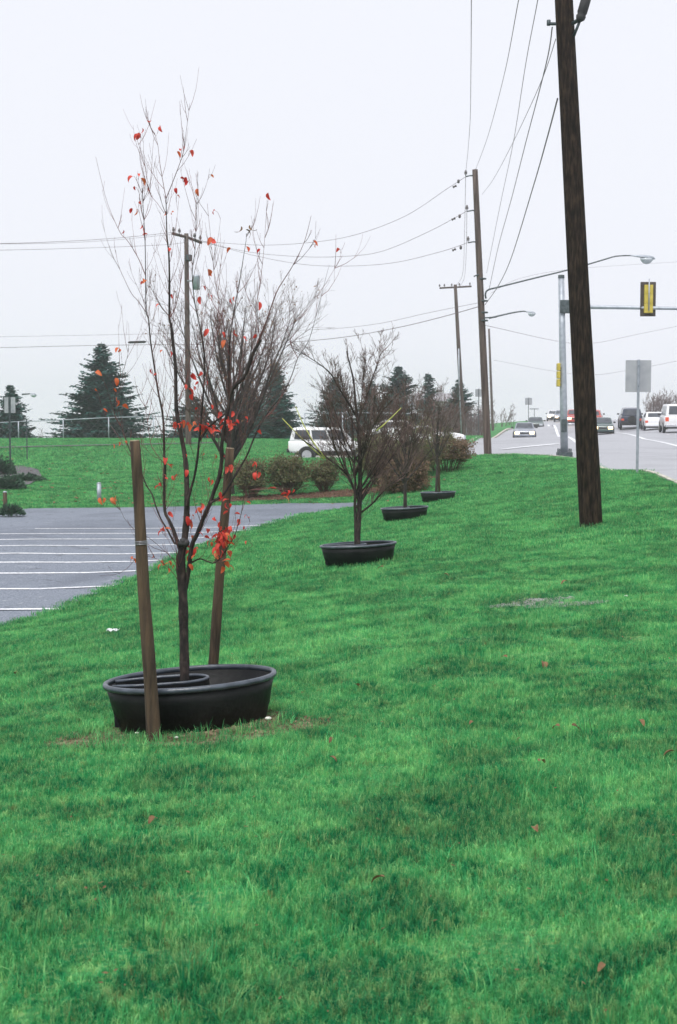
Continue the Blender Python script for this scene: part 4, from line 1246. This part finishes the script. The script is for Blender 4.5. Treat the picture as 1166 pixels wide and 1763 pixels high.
# ------------------------------------------------------------------ traffic signal
sb = P(972,781,56); sb.z = T(sb.x,sb.y)
sg = empty('traffic_signal', sb, label='grey steel signal mast at the kerb corner with a long arm over the road', cat='traffic signal')
v = P(966.5,478,56)-sb
mb = MB(); mb.tube([Vector((0,0,-.1)),v*.3,v*.6,v],[.15,.14,.13,.115],14); mb.build('mast', M['steel'], sg, smooth=True)
mb = MB(); mb.tube([v-Vector((0,0,.02)),v+Vector((0,0,.10))],[.13,.12],14); mb.build('mast_cap', M['darksteel'], sg)
mb = MB(); mb.box(-.28,.28,-.28,.28,-.12,.06); 
for sx in (-1,1):
    for sy in (-1,1): mb.tube([Vector((sx*.22,sy*.22,.06)),Vector((sx*.22,sy*.22,.2))],.03,6)
mb.build('base_plate', M['darksteel'], sg)
hx = MB(); c = P(968,528,56)-sb; hx.box(-.10,.38,-.2,.2,-.25,.25, Matrix.Translation(c)); bev(hx.build('arm_flange', M['darksteel'], sg), .02)
mb = MB(); mb.box(-.1,.1,-.24,-.12,-.25,.25,Matrix.Translation(v*.16+Vector((-.02,0,0)))); mb.build('access_cover', M['darksteel'], sg)
am = MB(); am.tube([c, P(1050,529,55.5)-sb, P(1166,531,55)-sb, P(1330,530,54)-sb],[.085,.075,.065,.05],12); am.build('mast_arm', M['steel'], sg, smooth=True)
# hanging signal head seen from behind
hc = P(1116,515,55.2)
sh_ = empty('signal_head', hc, label='yellow-backed signal head with black backplate on the long mast arm', cat='signal head')
W2, H2 = .30, .66
mb = MB(); mb.box(-W2,W2,.0,.03,-H2,H2); bev(mb.build('backplate', M['sigblack'], sh_), .03)
for k in range(3):
    z = .36-.36*k
    mb = MB(); mb.box(-.165,.165,-.14,-.002,z-.178,z+.178); bev(mb.build('lamp_housing', M['sigyellow'], sh_), .015)
    vz = MB(); vz.lathe([(.15,.03),(.15,.25),(.14,.25),(.14,.03)],16,Matrix.Translation((0,0,z)) @ Matrix.Rotation(R(-90),4,'X'),close=True); vz.build('visor', M['sigblack'], sh_, smooth=True)
mb = MB(); mb.tube([Vector((0,-.17,-.45)),Vector((0,-.17,H2+.1))],.025,8); mb.build('hanger_tube', M['steel'], sh_, smooth=True)
hb = P(962,645,55.9)
s2 = empty('signal_head', hb, label='narrow yellow side-on signal head fixed to the left of the steel mast', cat='signal head')
for k in range(3):
    mb = MB(); mb.box(-.07,.05,-.15,.15,.30-.31*k-.145,.30-.31*k+.145); bev(mb.build('lamp_housing', M['sigyellow'], s2), .02)
mb = MB(); mb.tube([Vector((.04,0,.32)),Vector((.18,0,.32))],.02,6); mb.tube([Vector((.04,0,-.32)),Vector((.18,0,-.32))],.02,6); mb.build('bracket', M['steel'], s2)

# ------------------------------------------------------------------ signs and posts
def sign(px, pbase, ptop, Y, panels, label, post_w=.06, m='sign', rz=0, group='road signs', cat='road sign', postm='steel', punched=False, ground_snap=True):
    b = P(px, pbase, Y)
    if ground_snap: b.z = T(b.x, b.y)
    root = empty('road_sign', b, rz=rz, label=label, cat=cat, group=group)
    h = P(px, ptop, Y).z - b.z
    mb = MB()
    # U-channel post
    w_ = post_w/2
    mb.box(-w_,w_,-.005,.005,-.2,h); mb.box(-w_,-w_+.006,-.03,-.006,-.2,h); mb.box(w_-.006,w_,-.03,-.006,-.2,h)
    mb.build('post', M[postm], root)
    for (dx0, dx1, y0, y1) in panels:
        z1 = P(px, y0, Y).z-b.z; z0 = P(px, y1, Y).z-b.z; x0 = dx0/FOC*Y; x1 = dx1/FOC*Y
        mb = MB(); mb.box(x0,x1,.008,.014,z0,z1); o = bev(mb.build('panel', M[m], root), .003, 1)
        bt = MB()
        for z in (z0+(z1-z0)*.18, z0+(z1-z0)*.82): bt.lathe([(.012,0),(.012,.01)],8,Matrix.Translation(((x0+x1)/2,-.03,z)) @ Matrix.Rotation(R(-90),4,'X'))
        bt.build('bolt', M['darksteel'], root)
    return root
sign(1097,812,619,35,[(-22,22,620,675)],'large bare grey back of a road sign on a steel post by the road')
sign(910,725,684,150,[(-6,6,685,697)],'small distant sign on the verge behind the silver car', postm='darksteel')
sign(824,752,669,104,[(-6,6,670,683)],'small sign on a thin dark post between the T pole and the tall pole', postm='darksteel')
sign(920,723,703,165,[(-8,8,703,705)],'tiny flat-topped sign post right of the small distant sign', postm='darksteel')
sign(18,790,683,60,[(-9,-2,684,711),(2,10,684,711)],'two grey sign panels side by side on one dark post, left edge', postm='darksteel', post_w=.07)
sign(709,760,678,85,[(-7,7,680,698)],'pale sign panel behind the twigs of the farthest young tree', postm='darksteel')
b_ = G(47,792); mb = MB(); mb.tube([Vector((0,0,-.1)),Vector((0,0,P(47,722,b_.y).z-b_.z))],.028,6); o = mb.build('steel_post', M['darksteel']); o.location = b_; tag(o,'thin plain post right of the two-panel sign','post')
def bollard(px, pb, pt, w_, label, m='steel', tilt=0):
    g = G(px, pb); h = P(px, pt, g.y).z-g.z; r_ = w_/2/FOC*g.y
    root = empty('bollard', g, label=label, cat='bollard', group='short posts at the edge of the car park')
    root.rotation_euler = (0, tilt, 0)
    mb = MB(); mb.lathe([(r_,-.1),(r_,h-.03)],14); mb.build('body', M[m], root, smooth=True)
    mb = MB(); mb.lathe([(r_*1.05,h-.03),(r_*1.05,h-.012),(r_*.8,h),(.01,h+.01)],14); mb.build('cap', M['steel'], root, smooth=True)
bollard(171,862,831,7.5,'grey metal bollard on the far grass edge of the car park')
bollard(10,881,846,7,'short brown post at the left edge with a pale top', m='stake', tilt=R(-1.5))

# ------------------------------------------------------------------ chain-link fence on the crest
def chain_fence(pts, top_h, label):
    """pts: list of (px, Y, ptop) posts"""
    b0 = gpt(pts[0][0], pts[0][1])
    root = empty('chain_link_fence', b0, label=label, cat='fence', group='chain-link fences on the crest')
    tops = []; bots = []
    for (px, Y, pt) in pts:
        g = gpt(px, Y)-b0; t_ = P(px, pt, Y)-b0; t_.x = g.x
        mb = MB(); mb.tube([g-Vector((0,0,.1)), t_+Vector((0,0,.03))], .045, 8); mb.build('post', M['steel'], root, smooth=True)
        tops.append(t_); bots.append(g+Vector((0,0,.08)))
    for i in range(len(tops)-1):
        mb = MB(); mb.tube([tops[i], tops[i+1]], .035, 6); mb.build('top_rail', M['steel'], root, smooth=True)
    mb = MB()
    for i in range(len(tops)-1):
        L = (tops[i+1]-tops[i]).length; H = (tops[i]-bots[i]).length; n = int(L/.45)
        for k in range(-int(H/.45), n):
            for s in (0, 1):
                # diagonal wire across the bay
                x0 = k*.45; x1 = x0+H; a0 = max(0,x0); a1 = min(L,x1)
                if a1 <= a0: continue
                z0 = (a0-x0)/H; z1 = (a1-x0)/H
                if s: z0, z1 = 1-z0, 1-z1
                def pt_(a, z):
                    t = a/L; return bots[i].lerp(bots[i+1],t).lerp(tops[i].lerp(tops[i+1],t), z)
                mb.tube([pt_(a0,z0), pt_(a1,z1)], .0035, 3, cap=False)
    mb.build('wire_mesh', M['wire'], root)['kind'] = 'stuff'
chain_fence([(-70,102,731),(33,102,726),(110,102,723),(188,102,719),(265,102,717),(345,102,716)], 2, 'chain-link fence along the crest of the left lawn')
chain_fence([(525,104,712),(590,104,711),(663,105,711),(728,106,713)], 2, 'chain-link fence behind the white estate car')

# timber fence and small house far behind
hb_ = gpt(752, 140)
hs = empty('house', hb_, label='small pale house with a grey roof mostly hidden behind the evergreens', cat='house')
hw = (778-722)/2/FOC*140; hz_ = P(752,690,140).z-hb_.z; hr = P(752,676,140).z-hb_.z
mb = MB(); mb.box(-hw,hw,0,7,-1,hz_); mb.build('wall', M['wall'], hs)
mb = MB(); mb.add([(-hw-.4,-.4,hz_-.05),(hw+.4,-.4,hz_-.05),(hw+.4,7.4,hz_-.05),(-hw-.4,7.4,hz_-.05),(-hw-.4,3.5,hr),(hw+.4,3.5,hr)],[(0,1,5,4),(2,3,4,5),(0,4,3),(1,2,5),(0,3,2,1)]); mb.build('roof', M['roof'], hs)
for dx in (-1.6,.6):
    mb = MB(); mb.box(dx,dx+.9,-.03,-.004,hz_-1.5,hz_-.5); wd = mb.build('window', M['glass'], hs)
    mb = MB(); 
    for (a,b,c_,d_) in ((dx-.06,dx,hz_-1.56,hz_-.44),(dx+.9,dx+.96,hz_-1.56,hz_-.44),(dx,dx+.9,hz_-1.56,hz_-1.5),(dx,dx+.9,hz_-.5,hz_-.44)): mb.box(a,b,-.05,-.003,c_,d_)
    mb.build('frame', M['white_paint'], wd)
f0 = gpt(800,118); f1 = gpt(830,118)
fr_ = empty('board_fence', f0, label='grey upright board fence behind the sign right of the T pole', cat='fence')
n = 12
for k in range(n):
    t = k/(n-1); p = f0.lerp(f1,t)-f0; w_ = (f1-f0).length/n*.47
    h = P(815, 722-9*t, 118).z-f0.z
    mb = MB(); mb.box(-w_,w_,-.015,.015,-.2,h-p.z+random.uniform(-.04,.04)); o = mb.build('board', M['wood_grey'], fr_); o.location = p

# ------------------------------------------------------------------ vehicles
def bil(q, u, v):
    a = q[0].lerp(q[1], u); b = q[3].lerp(q[2], u); return a.lerp(b, v)
def vehicle(name, label, kind, paint, L, W, H, belt, lower, wheel_r, ax_f, ax_r, cab, windows=3, lit=False, group='vehicles on the road', detail=False, bumper='trim', roofrack=False, spare=False, hood=1.0, square=0.0):
    """x forward, origin on the ground at mid-length; cab = (rear base, rear top, front top, front base) in x"""
    root = empty(name, label=label, cat=kind, group=group)
    hw = W/2; P0 = paint
    body = MB()
    xr, xf = -L/2, L/2
    st = [(xr+.0, lower+.16, belt*(.93+.06*square), hw*(.84+.12*square)), (xr+.07, lower+.02, belt*.985, hw*(.95+.04*square)), (xr+.35, lower, belt, hw), (cab[0]+.5, lower, belt, hw), (cab[3]-.1, lower, belt, hw),
          ((cab[3]+xf)/2, lower, belt-.05*(H/1.4)*hood, hw*.985), (xf-.30, lower, belt-.12*(H/1.4)*hood, hw*(.95+.04*square)), (xf-.07, lower+.04, belt-.20*(H/1.4)*hood, hw*(.9+.08*square)), (xf, lower+.14, belt-.32*(H/1.4)*(.5+.5*hood), hw*(.8+.16*square))]
    for (x, zb, zt, w_) in st:
        zt_ = zt
        mid = zb+(zt-zb)*.55
        ring = [(w_*.90,zb),(w_,zb+.09),(w_,mid),(w_*.975,zt-.05),(w_*.90,zt)]
        for (y,z) in ring: body.v.append((x,-y,z))
        for (y,z) in reversed(ring): body.v.append((x,y,z))
    n = 10
    for i in range(len(st)-1):
        for k in range(n): body.f.append((i*n+k,(i+1)*n+k,(i+1)*n+(k+1)%n,i*n+(k+1)%n))
    body.f.append(tuple(range(n))); e = (len(st)-1)*n; body.f.append(tuple(e+k for k in reversed(range(n))))
    bo = bev(body.build('body', M[P0], root, smooth=True), .025, 2, 40)
    for p in bo.data.polygons: p.use_smooth = True
    cr, tr_, tf, cf = cab; wb = hw*.90; wt = hw*.74 if kind != 'van' else hw*.82
    if name == 'parked_wagon': wt = hw*.80
    A = Vector
    zb = belt-.01
    cor = dict(rl=A((cr,wb,zb)), rr=A((cr,-wb,zb)), fl=A((cf,wb,zb)), fr=A((cf,-wb,zb)), trl=A((tr_,wt,H-.03)), trr=A((tr_,-wt,H-.03)), tfl=A((tf,wt,H-.03)), tfr=A((tf,-wt,H-.03)))
    cm = MB(); c8 = [cor[k] for k in ('rl','rr','fr','fl','trl','trr','tfr','tfl')]
    cm.add(c8, [(0,3,2,1),(4,5,6,7),(0,1,5,4),(1,2,6,5),(2,3,7,6),(3,0,4,7)])
    bev(cm.build('cabin', M[P0], root), .06, 3, 25)
    rf = MB(); rf.add([(tr_+.08,wt-.08,H-.031),(tr_+.08,-wt+.08,H-.031),(tf-.08,-wt+.08,H-.031),(tf-.08,wt-.08,H-.031),(tr_+.2,wt-.2,H),(tr_+.2,-wt+.2,H),(tf-.25,-wt+.2,H),(tf-.25,wt-.2,H)],[(4,5,6,7),(0,1,5,4),(1,2,6,5),(2,3,7,6),(3,0,4,7)])
    rf.build('roof', M[P0], root, smooth=False)
    def pane(q, u0,u1,v0,v1, nm='window'):
        c = [bil(q,u0,v0),bil(q,u1,v0),bil(q,u1,v1),bil(q,u0,v1)]
        nn = (c[1]-c[0]).cross(c[3]-c[0]).normalized()
        cen = A((0.5*(cr+cf),0,belt))
        if nn.dot(c[0]-cen) < 0: nn = -nn
        mb = MB(); mb.hexa([p+nn*.004 for p in c], nn*.008); return mb.build(nm, M['glass'], root)
    pane([cor['fl'],cor['fr'],cor['tfr'],cor['tfl']], .07,.93,.10,.90,'windscreen')
    pane([cor['rl'],cor['rr'],cor['trr'],cor['trl']], .10,.90,.14,.86,'rear_window')
    for s in ('l','r'):
        q = [cor['r'+s],cor['f'+s],cor['tf'+s],cor['tr'+s]]
        g = .035
        for k in range(windows):
            u0 = .05+.90*k/windows+g/2; u1 = .05+.90*(k+1)/windows-g/2
            pane(q,u0,u1,.14,.84)
    for (x, s) in ((ax_f,1),(ax_f,-1),(ax_r,1),(ax_r,-1)):
        ar = MB(); Ry = Matrix.Translation((x, s*(hw-.10), wheel_r)) @ Matrix.Rotation(R(-90*s),4,'X')
        ar.lathe([(wheel_r+.07,0),(wheel_r+.07,.108),(wheel_r*.3,.108),(wheel_r*.3,0)], 22, Ry); ar.build('wheel_arch', M['trim'], root)
        Rw = Matrix.Translation((x, s*(hw-.16), wheel_r)) @ Matrix.Rotation(R(-90*s),4,'X')
        wm = MB(); wm.lathe([(wheel_r*.6,0),(wheel_r*.93,.0),(wheel_r,.03),(wheel_r,.17),(wheel_r*.93,.195),(wheel_r*.66,.19)], 24, Rw)
        wo = wm.build('wheel', M['rubber'], root, smooth=True)
        rm = MB(); rm.lathe([(wheel_r*.64,.192),(wheel_r*.66,.202),(wheel_r*.5,.196),(wheel_r*.16,.20),(.02,.205)], 18, Rw); rm.build('rim', M['rim'], wo, smooth=False)
    for s, xx, nm in ((1,xf,'front_bumper'),(-1,xr,'rear_bumper')):
        bm_ = MB(); bm_.box(min(xx-s*.12,xx+s*.09),max(xx-s*.12,xx+s*.09),-hw*.93,hw*.93,lower+.03,lower+.21); bev(bm_.build(nm, M[bumper], root), .03)
    sk = MB(); sk.box(xr+.3,xf-.3,-hw*.93,hw*.93,lower-.10,lower+.02); sk.build('underbody', M['trim'], root)
    zl = belt-.32*(H/1.4)
    for s in (-1,1):
        hl = MB(); hl.box(xf-.06,xf+.035,s*hw*.66-.17,s*hw*.66+.17,zl-.13,zl+.07); bev(hl.build('headlight', M['head_on'] if lit else M['lampglass'], root), .02)
        tl = MB(); tl.box(xr-.012,xr+.10,min(s*hw*.70,s*hw*.945),max(s*hw*.70,s*hw*.945),belt-.36,belt-.08 if kind!='car' else belt-.20); bev(tl.build('tail_light', M['tail'], root), .01)
        mr = MB(); mr.box(cf-.55,cf-.42,min(s*(hw-.02),s*(hw+.17)),max(s*(hw-.02),s*(hw+.17)),belt+.02,belt+.15); bev(mr.build('mirror', M['trim'], root), .03)
    gr = MB(); gr.box(xf-.02,xf+.012,-hw*.42,hw*.42,zl-.12,zl+.02)
    gr.build('grille', M['trim'], root)
    pl = MB(); pl.box(xr-.105,xr-.095,-.16,.16,lower+.07,lower+.19); pl.build('number_plate', M['litter'], root)
    if detail:
        dl = MB()
        for x in (cf-.35, (cr+cf)/2+.05, ax_r+.55):
            for s in (-1,1): dl.box(x-.006,x+.006,min(s*hw,s*(hw+.003)),max(s*hw,s*(hw+.003)),lower+.08,belt-.06)
        dl.build('door_gap', M['trim'], root)
        for s in (-1,1):
            mo = MB(); mo.box(xr+.5,xf-.55,min(s*hw,s*(hw+.02)),max(s*hw,s*(hw+.02)),lower+.02,lower+.12); mo.build('side_moulding', M['trim'], root)
            for x in (cf-1.1,(cr+cf)/2-.55):
                hd = MB(); hd.box(x-.09,x+.09,min(s*hw,s*(hw+.02)),max(s*hw,s*(hw+.02)),belt-.17,belt-.13); hd.build('door_handle', M['trim'], root)
    if roofrack:
        for s in (-1,1):
            rk = MB(); rk.tube([A((tr_+.2,s*(wt-.15),H+.07)),A((tf-.3,s*(wt-.15),H+.07))],.02,6)
            for x in (tr_+.25,(tr_+tf)/2,tf-.35): rk.tube([A((x,s*(wt-.15),H-.02)),A((x,s*(wt-.15),H+.07))],.018,5)
            rk.build('roof_rack', M['trim'], root)
    if spare:
        sm = MB(); sm.lathe([(.05,0),(.30,.0),(.34,.04),(.34,.16),(.30,.2),(.05,.19)],20,Matrix.Translation((xr-.02,0,belt-.28)) @ Matrix.Rotation(R(-90),4,'Y')); sm.build('spare_wheel', M['rubber'], root, smooth=True)
    return root
def place(o, px, Y, rz, dz=0.0):
    x = P(px, 740, Y).x; o.location = (x, Y, T(x,Y)-.12+dz); o.rotation_euler = (0,0,R(rz))
    dx = math.cos(R(rz))*1.3; dy = math.sin(R(rz))*1.3
    za, zb = T(x+dx,Y+dy), T(x-dx,Y-dy)
    o.rotation_euler = (0, -math.atan2(za-zb, 2.6), R(rz))
RD = 'vehicles on the road'
jeep = vehicle('parked_wagon','white boxy off-road estate car side-on beyond the shrubs','car','white_paint',4.30,1.76,1.64,1.00,.42,.345,1.30,-1.28,(-2.10,-1.95,.40,.92),3,detail=True,hood=.35,square=1,group='vehicles by the lawn')
place(jeep, 575, 68, 0, .0)
c1 = vehicle('sedan','silver sedan with lit headlights in the lane nearest the lawn','car','silver_paint',4.4,1.72,1.38,.90,.24,.30,1.32,-1.25,(-1.75,-1.15,.25,.98),2,lit=True,group=RD,bumper='silver_paint'); place(c1,903,112,-97)
c2 = vehicle('sedan','dark green car with a lit headlight, half hidden by the large leaning pole','car','green_paint',4.4,1.72,1.38,.90,.24,.30,1.32,-1.25,(-1.75,-1.15,.25,.98),2,lit=True,group=RD,bumper='green_paint'); place(c2,1037,113,-99)
c3 = vehicle('sedan','red oncoming car with a lit headlight between the steel mast and the leaning pole','car','red_paint',4.4,1.72,1.38,.90,.24,.30,1.32,-1.25,(-1.75,-1.15,.25,.98),2,lit=True,group=RD,bumper='red_paint'); place(c3,990,134,-98)
c4 = vehicle('hatchback','red hatchback seen from behind above the dark green car','car','red_paint',4.0,1.72,1.42,.92,.26,.30,1.2,-1.2,(-1.9,-1.45,.2,.9),2,group=RD,bumper='trim'); place(c4,1021,128,78)
c5 = vehicle('off_road_car','dark blue off-road car with rear spare wheel seen from behind','car','blue_paint',4.2,1.80,1.72,1.08,.42,.36,1.3,-1.25,(-2.05,-1.93,.4,.95),3,group=RD,spare=True,hood=.4,square=1); place(c5,1085,119,82)
c6 = vehicle('sedan','white sedan seen from behind between the blue car and the white van','car','white_paint',4.5,1.74,1.34,.90,.24,.30,1.35,-1.3,(-1.7,-1.1,.3,1.0),2,group=RD,bumper='white_paint'); place(c6,1126,110,82)
c7 = vehicle('van','white van with a roof rack at the right edge seen from behind','van','white_paint',4.9,1.9,1.92,1.12,.36,.34,1.5,-1.45,(-2.4,-2.25,1.0,1.6),3,square=1,group=RD,roofrack=True,bumper='chrome'); place(c7,1163,98,82)
c8 = vehicle('sedan','dark car far up the road just behind the silver sedan','car','green_paint',4.4,1.72,1.38,.90,.24,.30,1.32,-1.25,(-1.75,-1.15,.25,.98),2,group=RD); place(c8,922,150,-98)
c9 = vehicle('sedan','farthest oncoming car with bright headlights at the crest of the road','car','white_paint',4.4,1.72,1.38,.90,.24,.30,1.32,-1.25,(-1.75,-1.15,.25,.98),2,lit=True,group=RD); place(c9,953,188,-98)
c10 = vehicle('sedan','second farthest oncoming car with headlights on, right of the farthest one','car','silver_paint',4.4,1.72,1.38,.90,.24,.30,1.32,-1.25,(-1.75,-1.15,.25,.98),2,lit=True,group=RD); place(c10,966,176,-98)
c11 = vehicle('sedan','white parked car hidden behind the twigs right of the boxy estate car','car','white_paint',4.5,1.74,1.38,.90,.24,.30,1.35,-1.3,(-1.7,-1.1,.3,1.0),2,group='vehicles by the lawn'); place(c11,690,84,3,.12)
c12 = vehicle('sedan','pale parked car behind the farthest young tree','car','white_paint',4.5,1.74,1.38,.90,.24,.30,1.35,-1.3,(-1.7,-1.1,.3,1.0),2,group='vehicles by the lawn'); place(c12,728,76,0,-.1)

# ------------------------------------------------------------------ small things on the lawn
def lit(px, py, w_, label, seed):
    g = G(px, py, .02); rr = random.Random(seed); mb = MB(); n = 9
    for j in range(4):
        for i in range(n):
            mb.v.append((w_*(i/(n-1)-.5), .07*(j/3-.5)+.01*math.sin(i*2.1+j), .022+.016*math.sin(i*1.7+j*2.2)+rr.uniform(0,.008)))
    for j in range(3):
        for i in range(n-1): a = j*n+i; mb.f.append((a,a+1,a+n+1,a+n))
    o = mb.build('crumpled_litter', M['litter'], None, smooth=True); o.location = (g.x,g.y,T(g.x,g.y)+.01)
    md = o.modifiers.new('thickness','SOLIDIFY'); md.thickness = .006
    tag(o, label, 'litter')
lit(195,1087,.125,'crumpled white litter on the grass left of the front stake',1)
def dead_leaf(px, py, s, label, seed, m='dead_leaf'):
    g = G(px, py, .03); me = leaf_mesh(seed, 1.3); o = mobj('fallen_leaf', me, M[m])
    o.location = (g.x,g.y,T(g.x,g.y)+.045*(1 if g.y > 5 else .9)); o.scale = (s,s,s); rr = random.Random(seed); o.rotation_euler = (rr.uniform(-.4,.4), rr.uniform(-.5,.1), rr.uniform(0,6.28))
    return tag(o, label, 'leaf', 'fallen leaves on the lawn')
for i, (a,b,s,lb) in enumerate([(661,1515,1.0,'reddish fallen leaf low in the middle of the lawn'),(936,1143,1.6,'pale curled fallen leaf on the lawn below the gravel patch'),
    (985,1254,1.3,'brown fallen leaf right of centre, in a darker grass hollow'),(963,1255,1.0,'small brown fallen leaf just left of another brown leaf'),
    (873,1135,1.0,'small brown fallen leaf left of the pale curled leaf'),(1102,1244,.9,'thin brown fallen leaf near the right edge'),(1160,1298,1.2,'dark brown fallen leaf at the right edge'),
    (815,1247,.7,'small brown leaf speck in mid lawn'),(612,1182,1.0,'tan fallen leaf on the lawn right of the nearest tub'),(928,1316,1.0,'faded brown fallen leaf below the dark hollow'),
    (976,1003,1.4,'small brown fallen leaf above the gravel patch'),(568,1308,.8,'reddish fallen leaf under the nearest tub, to its right'),(574,1275,.8,'small brown fallen leaf right of the soil by the nearest tub'),
    (266,1412,.8,'brownish fallen leaf below the nearest tub'),(1040,1665,.6,'dark fallen leaf near the bottom right'),(920,1430,.9,'brown fallen leaf in the right half of the near lawn'),
    (660,978,1.6,'tan fallen leaf right of the second tub'),(765,990,1.4,'brown leaf between the second tub and the gravel patch'),(28,1160,1.0,'brown fallen leaf near the left edge')]):
    dead_leaf(a,b,s*1.05,lb,i)
# dandelion clock and small weeds by the tub
g = G(228,1262); df = empty('dandelion', (g.x,g.y-.05,T(g.x,g.y-.05)), label='pale round dandelion seed head at the left foot of the nearest tub', cat='flower')
mb = MB(); mb.tube([Vector((0,0,0)),Vector((.004,0,.04)),Vector((0,0,.085))],.0016,5); mb.build('stem', M['stem'], df)
mb = MB(); rr = random.Random(3)
for k in range(110):
    d = Vector((rr.gauss(0,1),rr.gauss(0,1),rr.gauss(0,1))).normalized(); c = Vector((0,0,.088)); e = c+d*.026
    v = d.orthogonal().normalized()*.004; w2 = d.cross(v)
    mb.tube([c+d*.004,e],.0005,3,cap=False); mb.add([e-v,e-w2,e+v,e+w2],[(0,1,2,3)])
mb.build('seed_head', M['petal'], df)
for (a,b,s,lb) in ((304,1276,.45,'small pale stone in the grass below the nearest tub'),(462,1243,.7,'pale stone on the bare soil right of the nearest tub'),(236,1268,.4,'small white stone left under the nearest tub'),(1078,1030,.6,'small white stone at the right end of the gravel patch')):
    g = G(a,b); mb = MB(); rr = random.Random(a)
    mb.lathe([(.004*s,-.012*s),(.018*s,-.006*s),(.022*s,.004*s),(.014*s,.012*s),(.003*s,.015*s)],9,Matrix.Rotation(rr.uniform(-.3,.3),4,'X'),sx=1.3)
    o = mb.build('stone', M['petal'], None, smooth=True); o.location = (g.x,g.y,T(g.x,g.y)+.02); tag(o, lb, 'stone', 'small pale stones')

# soil crumbs and dry clippings on the bare patches
def crumbs(name, poly, n, smin, smax, m, label, seed):
    rr = random.Random(seed); xs = [p[0] for p in poly]; ys = [p[1] for p in poly]; mb = MB(); k = 0
    while k < n:
        x, y = rr.uniform(min(xs),max(xs)), rr.uniform(min(ys),max(ys)); k += 1
        if float(sdist(poly, np.array([x]), np.array([y]))[0]) > 0: continue
        s = rr.uniform(smin,smax); z = T(x,y)+.008
        o = Vector((x,y,z)); a = rr.uniform(0,6.28)
        q = [o+Vector((math.cos(a+t)*s*rr.uniform(.6,1.3), math.sin(a+t)*s*rr.uniform(.4,1), 0)) for t in (0,2.1,4.2)]
        mb.add(q+[o+Vector((0,0,s*.8))],[(0,1,3),(1,2,3),(2,0,3)])
    tag(mb.build(name, M[m]), kind='stuff')
dm = MB(); rr = random.Random(12)
for k in range(1700):
    y = 3+rr.random()**.8*17; x = rr.uniform(-.25*y-1, .25*y+1)
    if float(sdist(LOT, np.array([x]), np.array([y]))[0]) < .1: continue
    s_ = rr.uniform(.003,.008); z = T(x,y)+rr.uniform(.012,.03); o_ = Vector((x,y,z)); a_ = rr.uniform(0,6.28)
    u_ = Vector((math.cos(a_),math.sin(a_),rr.uniform(-.3,.3)))*s_*1.5; v_ = Vector((-math.sin(a_),math.cos(a_),rr.uniform(-.4,.4)))*s_*.7
    dm.add([o_-u_,o_-v_,o_+u_,o_+v_],[(0,1,2,3)])
for k in range(1500):
    y = rr.uniform(42.5,88); x = rr.uniform(-.26*y, .08*y)
    s_ = rr.uniform(.02,.06); z = T(x,y)+rr.uniform(.05,.08); o_ = Vector((x,y,z)); a_ = rr.uniform(0,6.28)
    u_ = Vector((math.cos(a_),math.sin(a_),rr.uniform(-.3,.3)))*s_*1.5; v_ = Vector((-math.sin(a_),math.cos(a_),rr.uniform(-.6,.6)))*s_*.8
    dm.add([o_-u_,o_-v_,o_+u_,o_+v_],[(0,1,2,3)])
tag(dm.build('leaf_fragments', M['dead_leaf']), kind='stuff')
crumbs('soil_crumbs', soil1, 1500, .005, .016, 'soil', '', 1)
crumbs('gravel', grv, 900, .006, .016, 'gravel', '', 2)
crumbs('mulch_chips', mul, 3500, .03, .09, 'mulch', '', 3)

# ------------------------------------------------------------------ the air
hz = MB(); zmin = float(gz.min())-1.2
hz.box(-620,620,-40,650,zmin,14.5)
ho = hz.build('haze', None)
hm = bpy.data.materials.new('haze'); hm.use_nodes = True
hn = hm.node_tree.nodes; hn.clear()
ho_out = hn.new('ShaderNodeOutputMaterial'); pv = hn.new('ShaderNodeVolumePrincipled')
pv.inputs['Color'].default_value = (.98,.985,1,1); pv.inputs['Density'].default_value = .0009; pv.inputs['Anisotropy'].default_value = .7
hm.node_tree.links.new(pv.outputs[0], ho_out.inputs['Volume'])
ho.data.materials.append(hm)
tag(ho, kind='stuff')
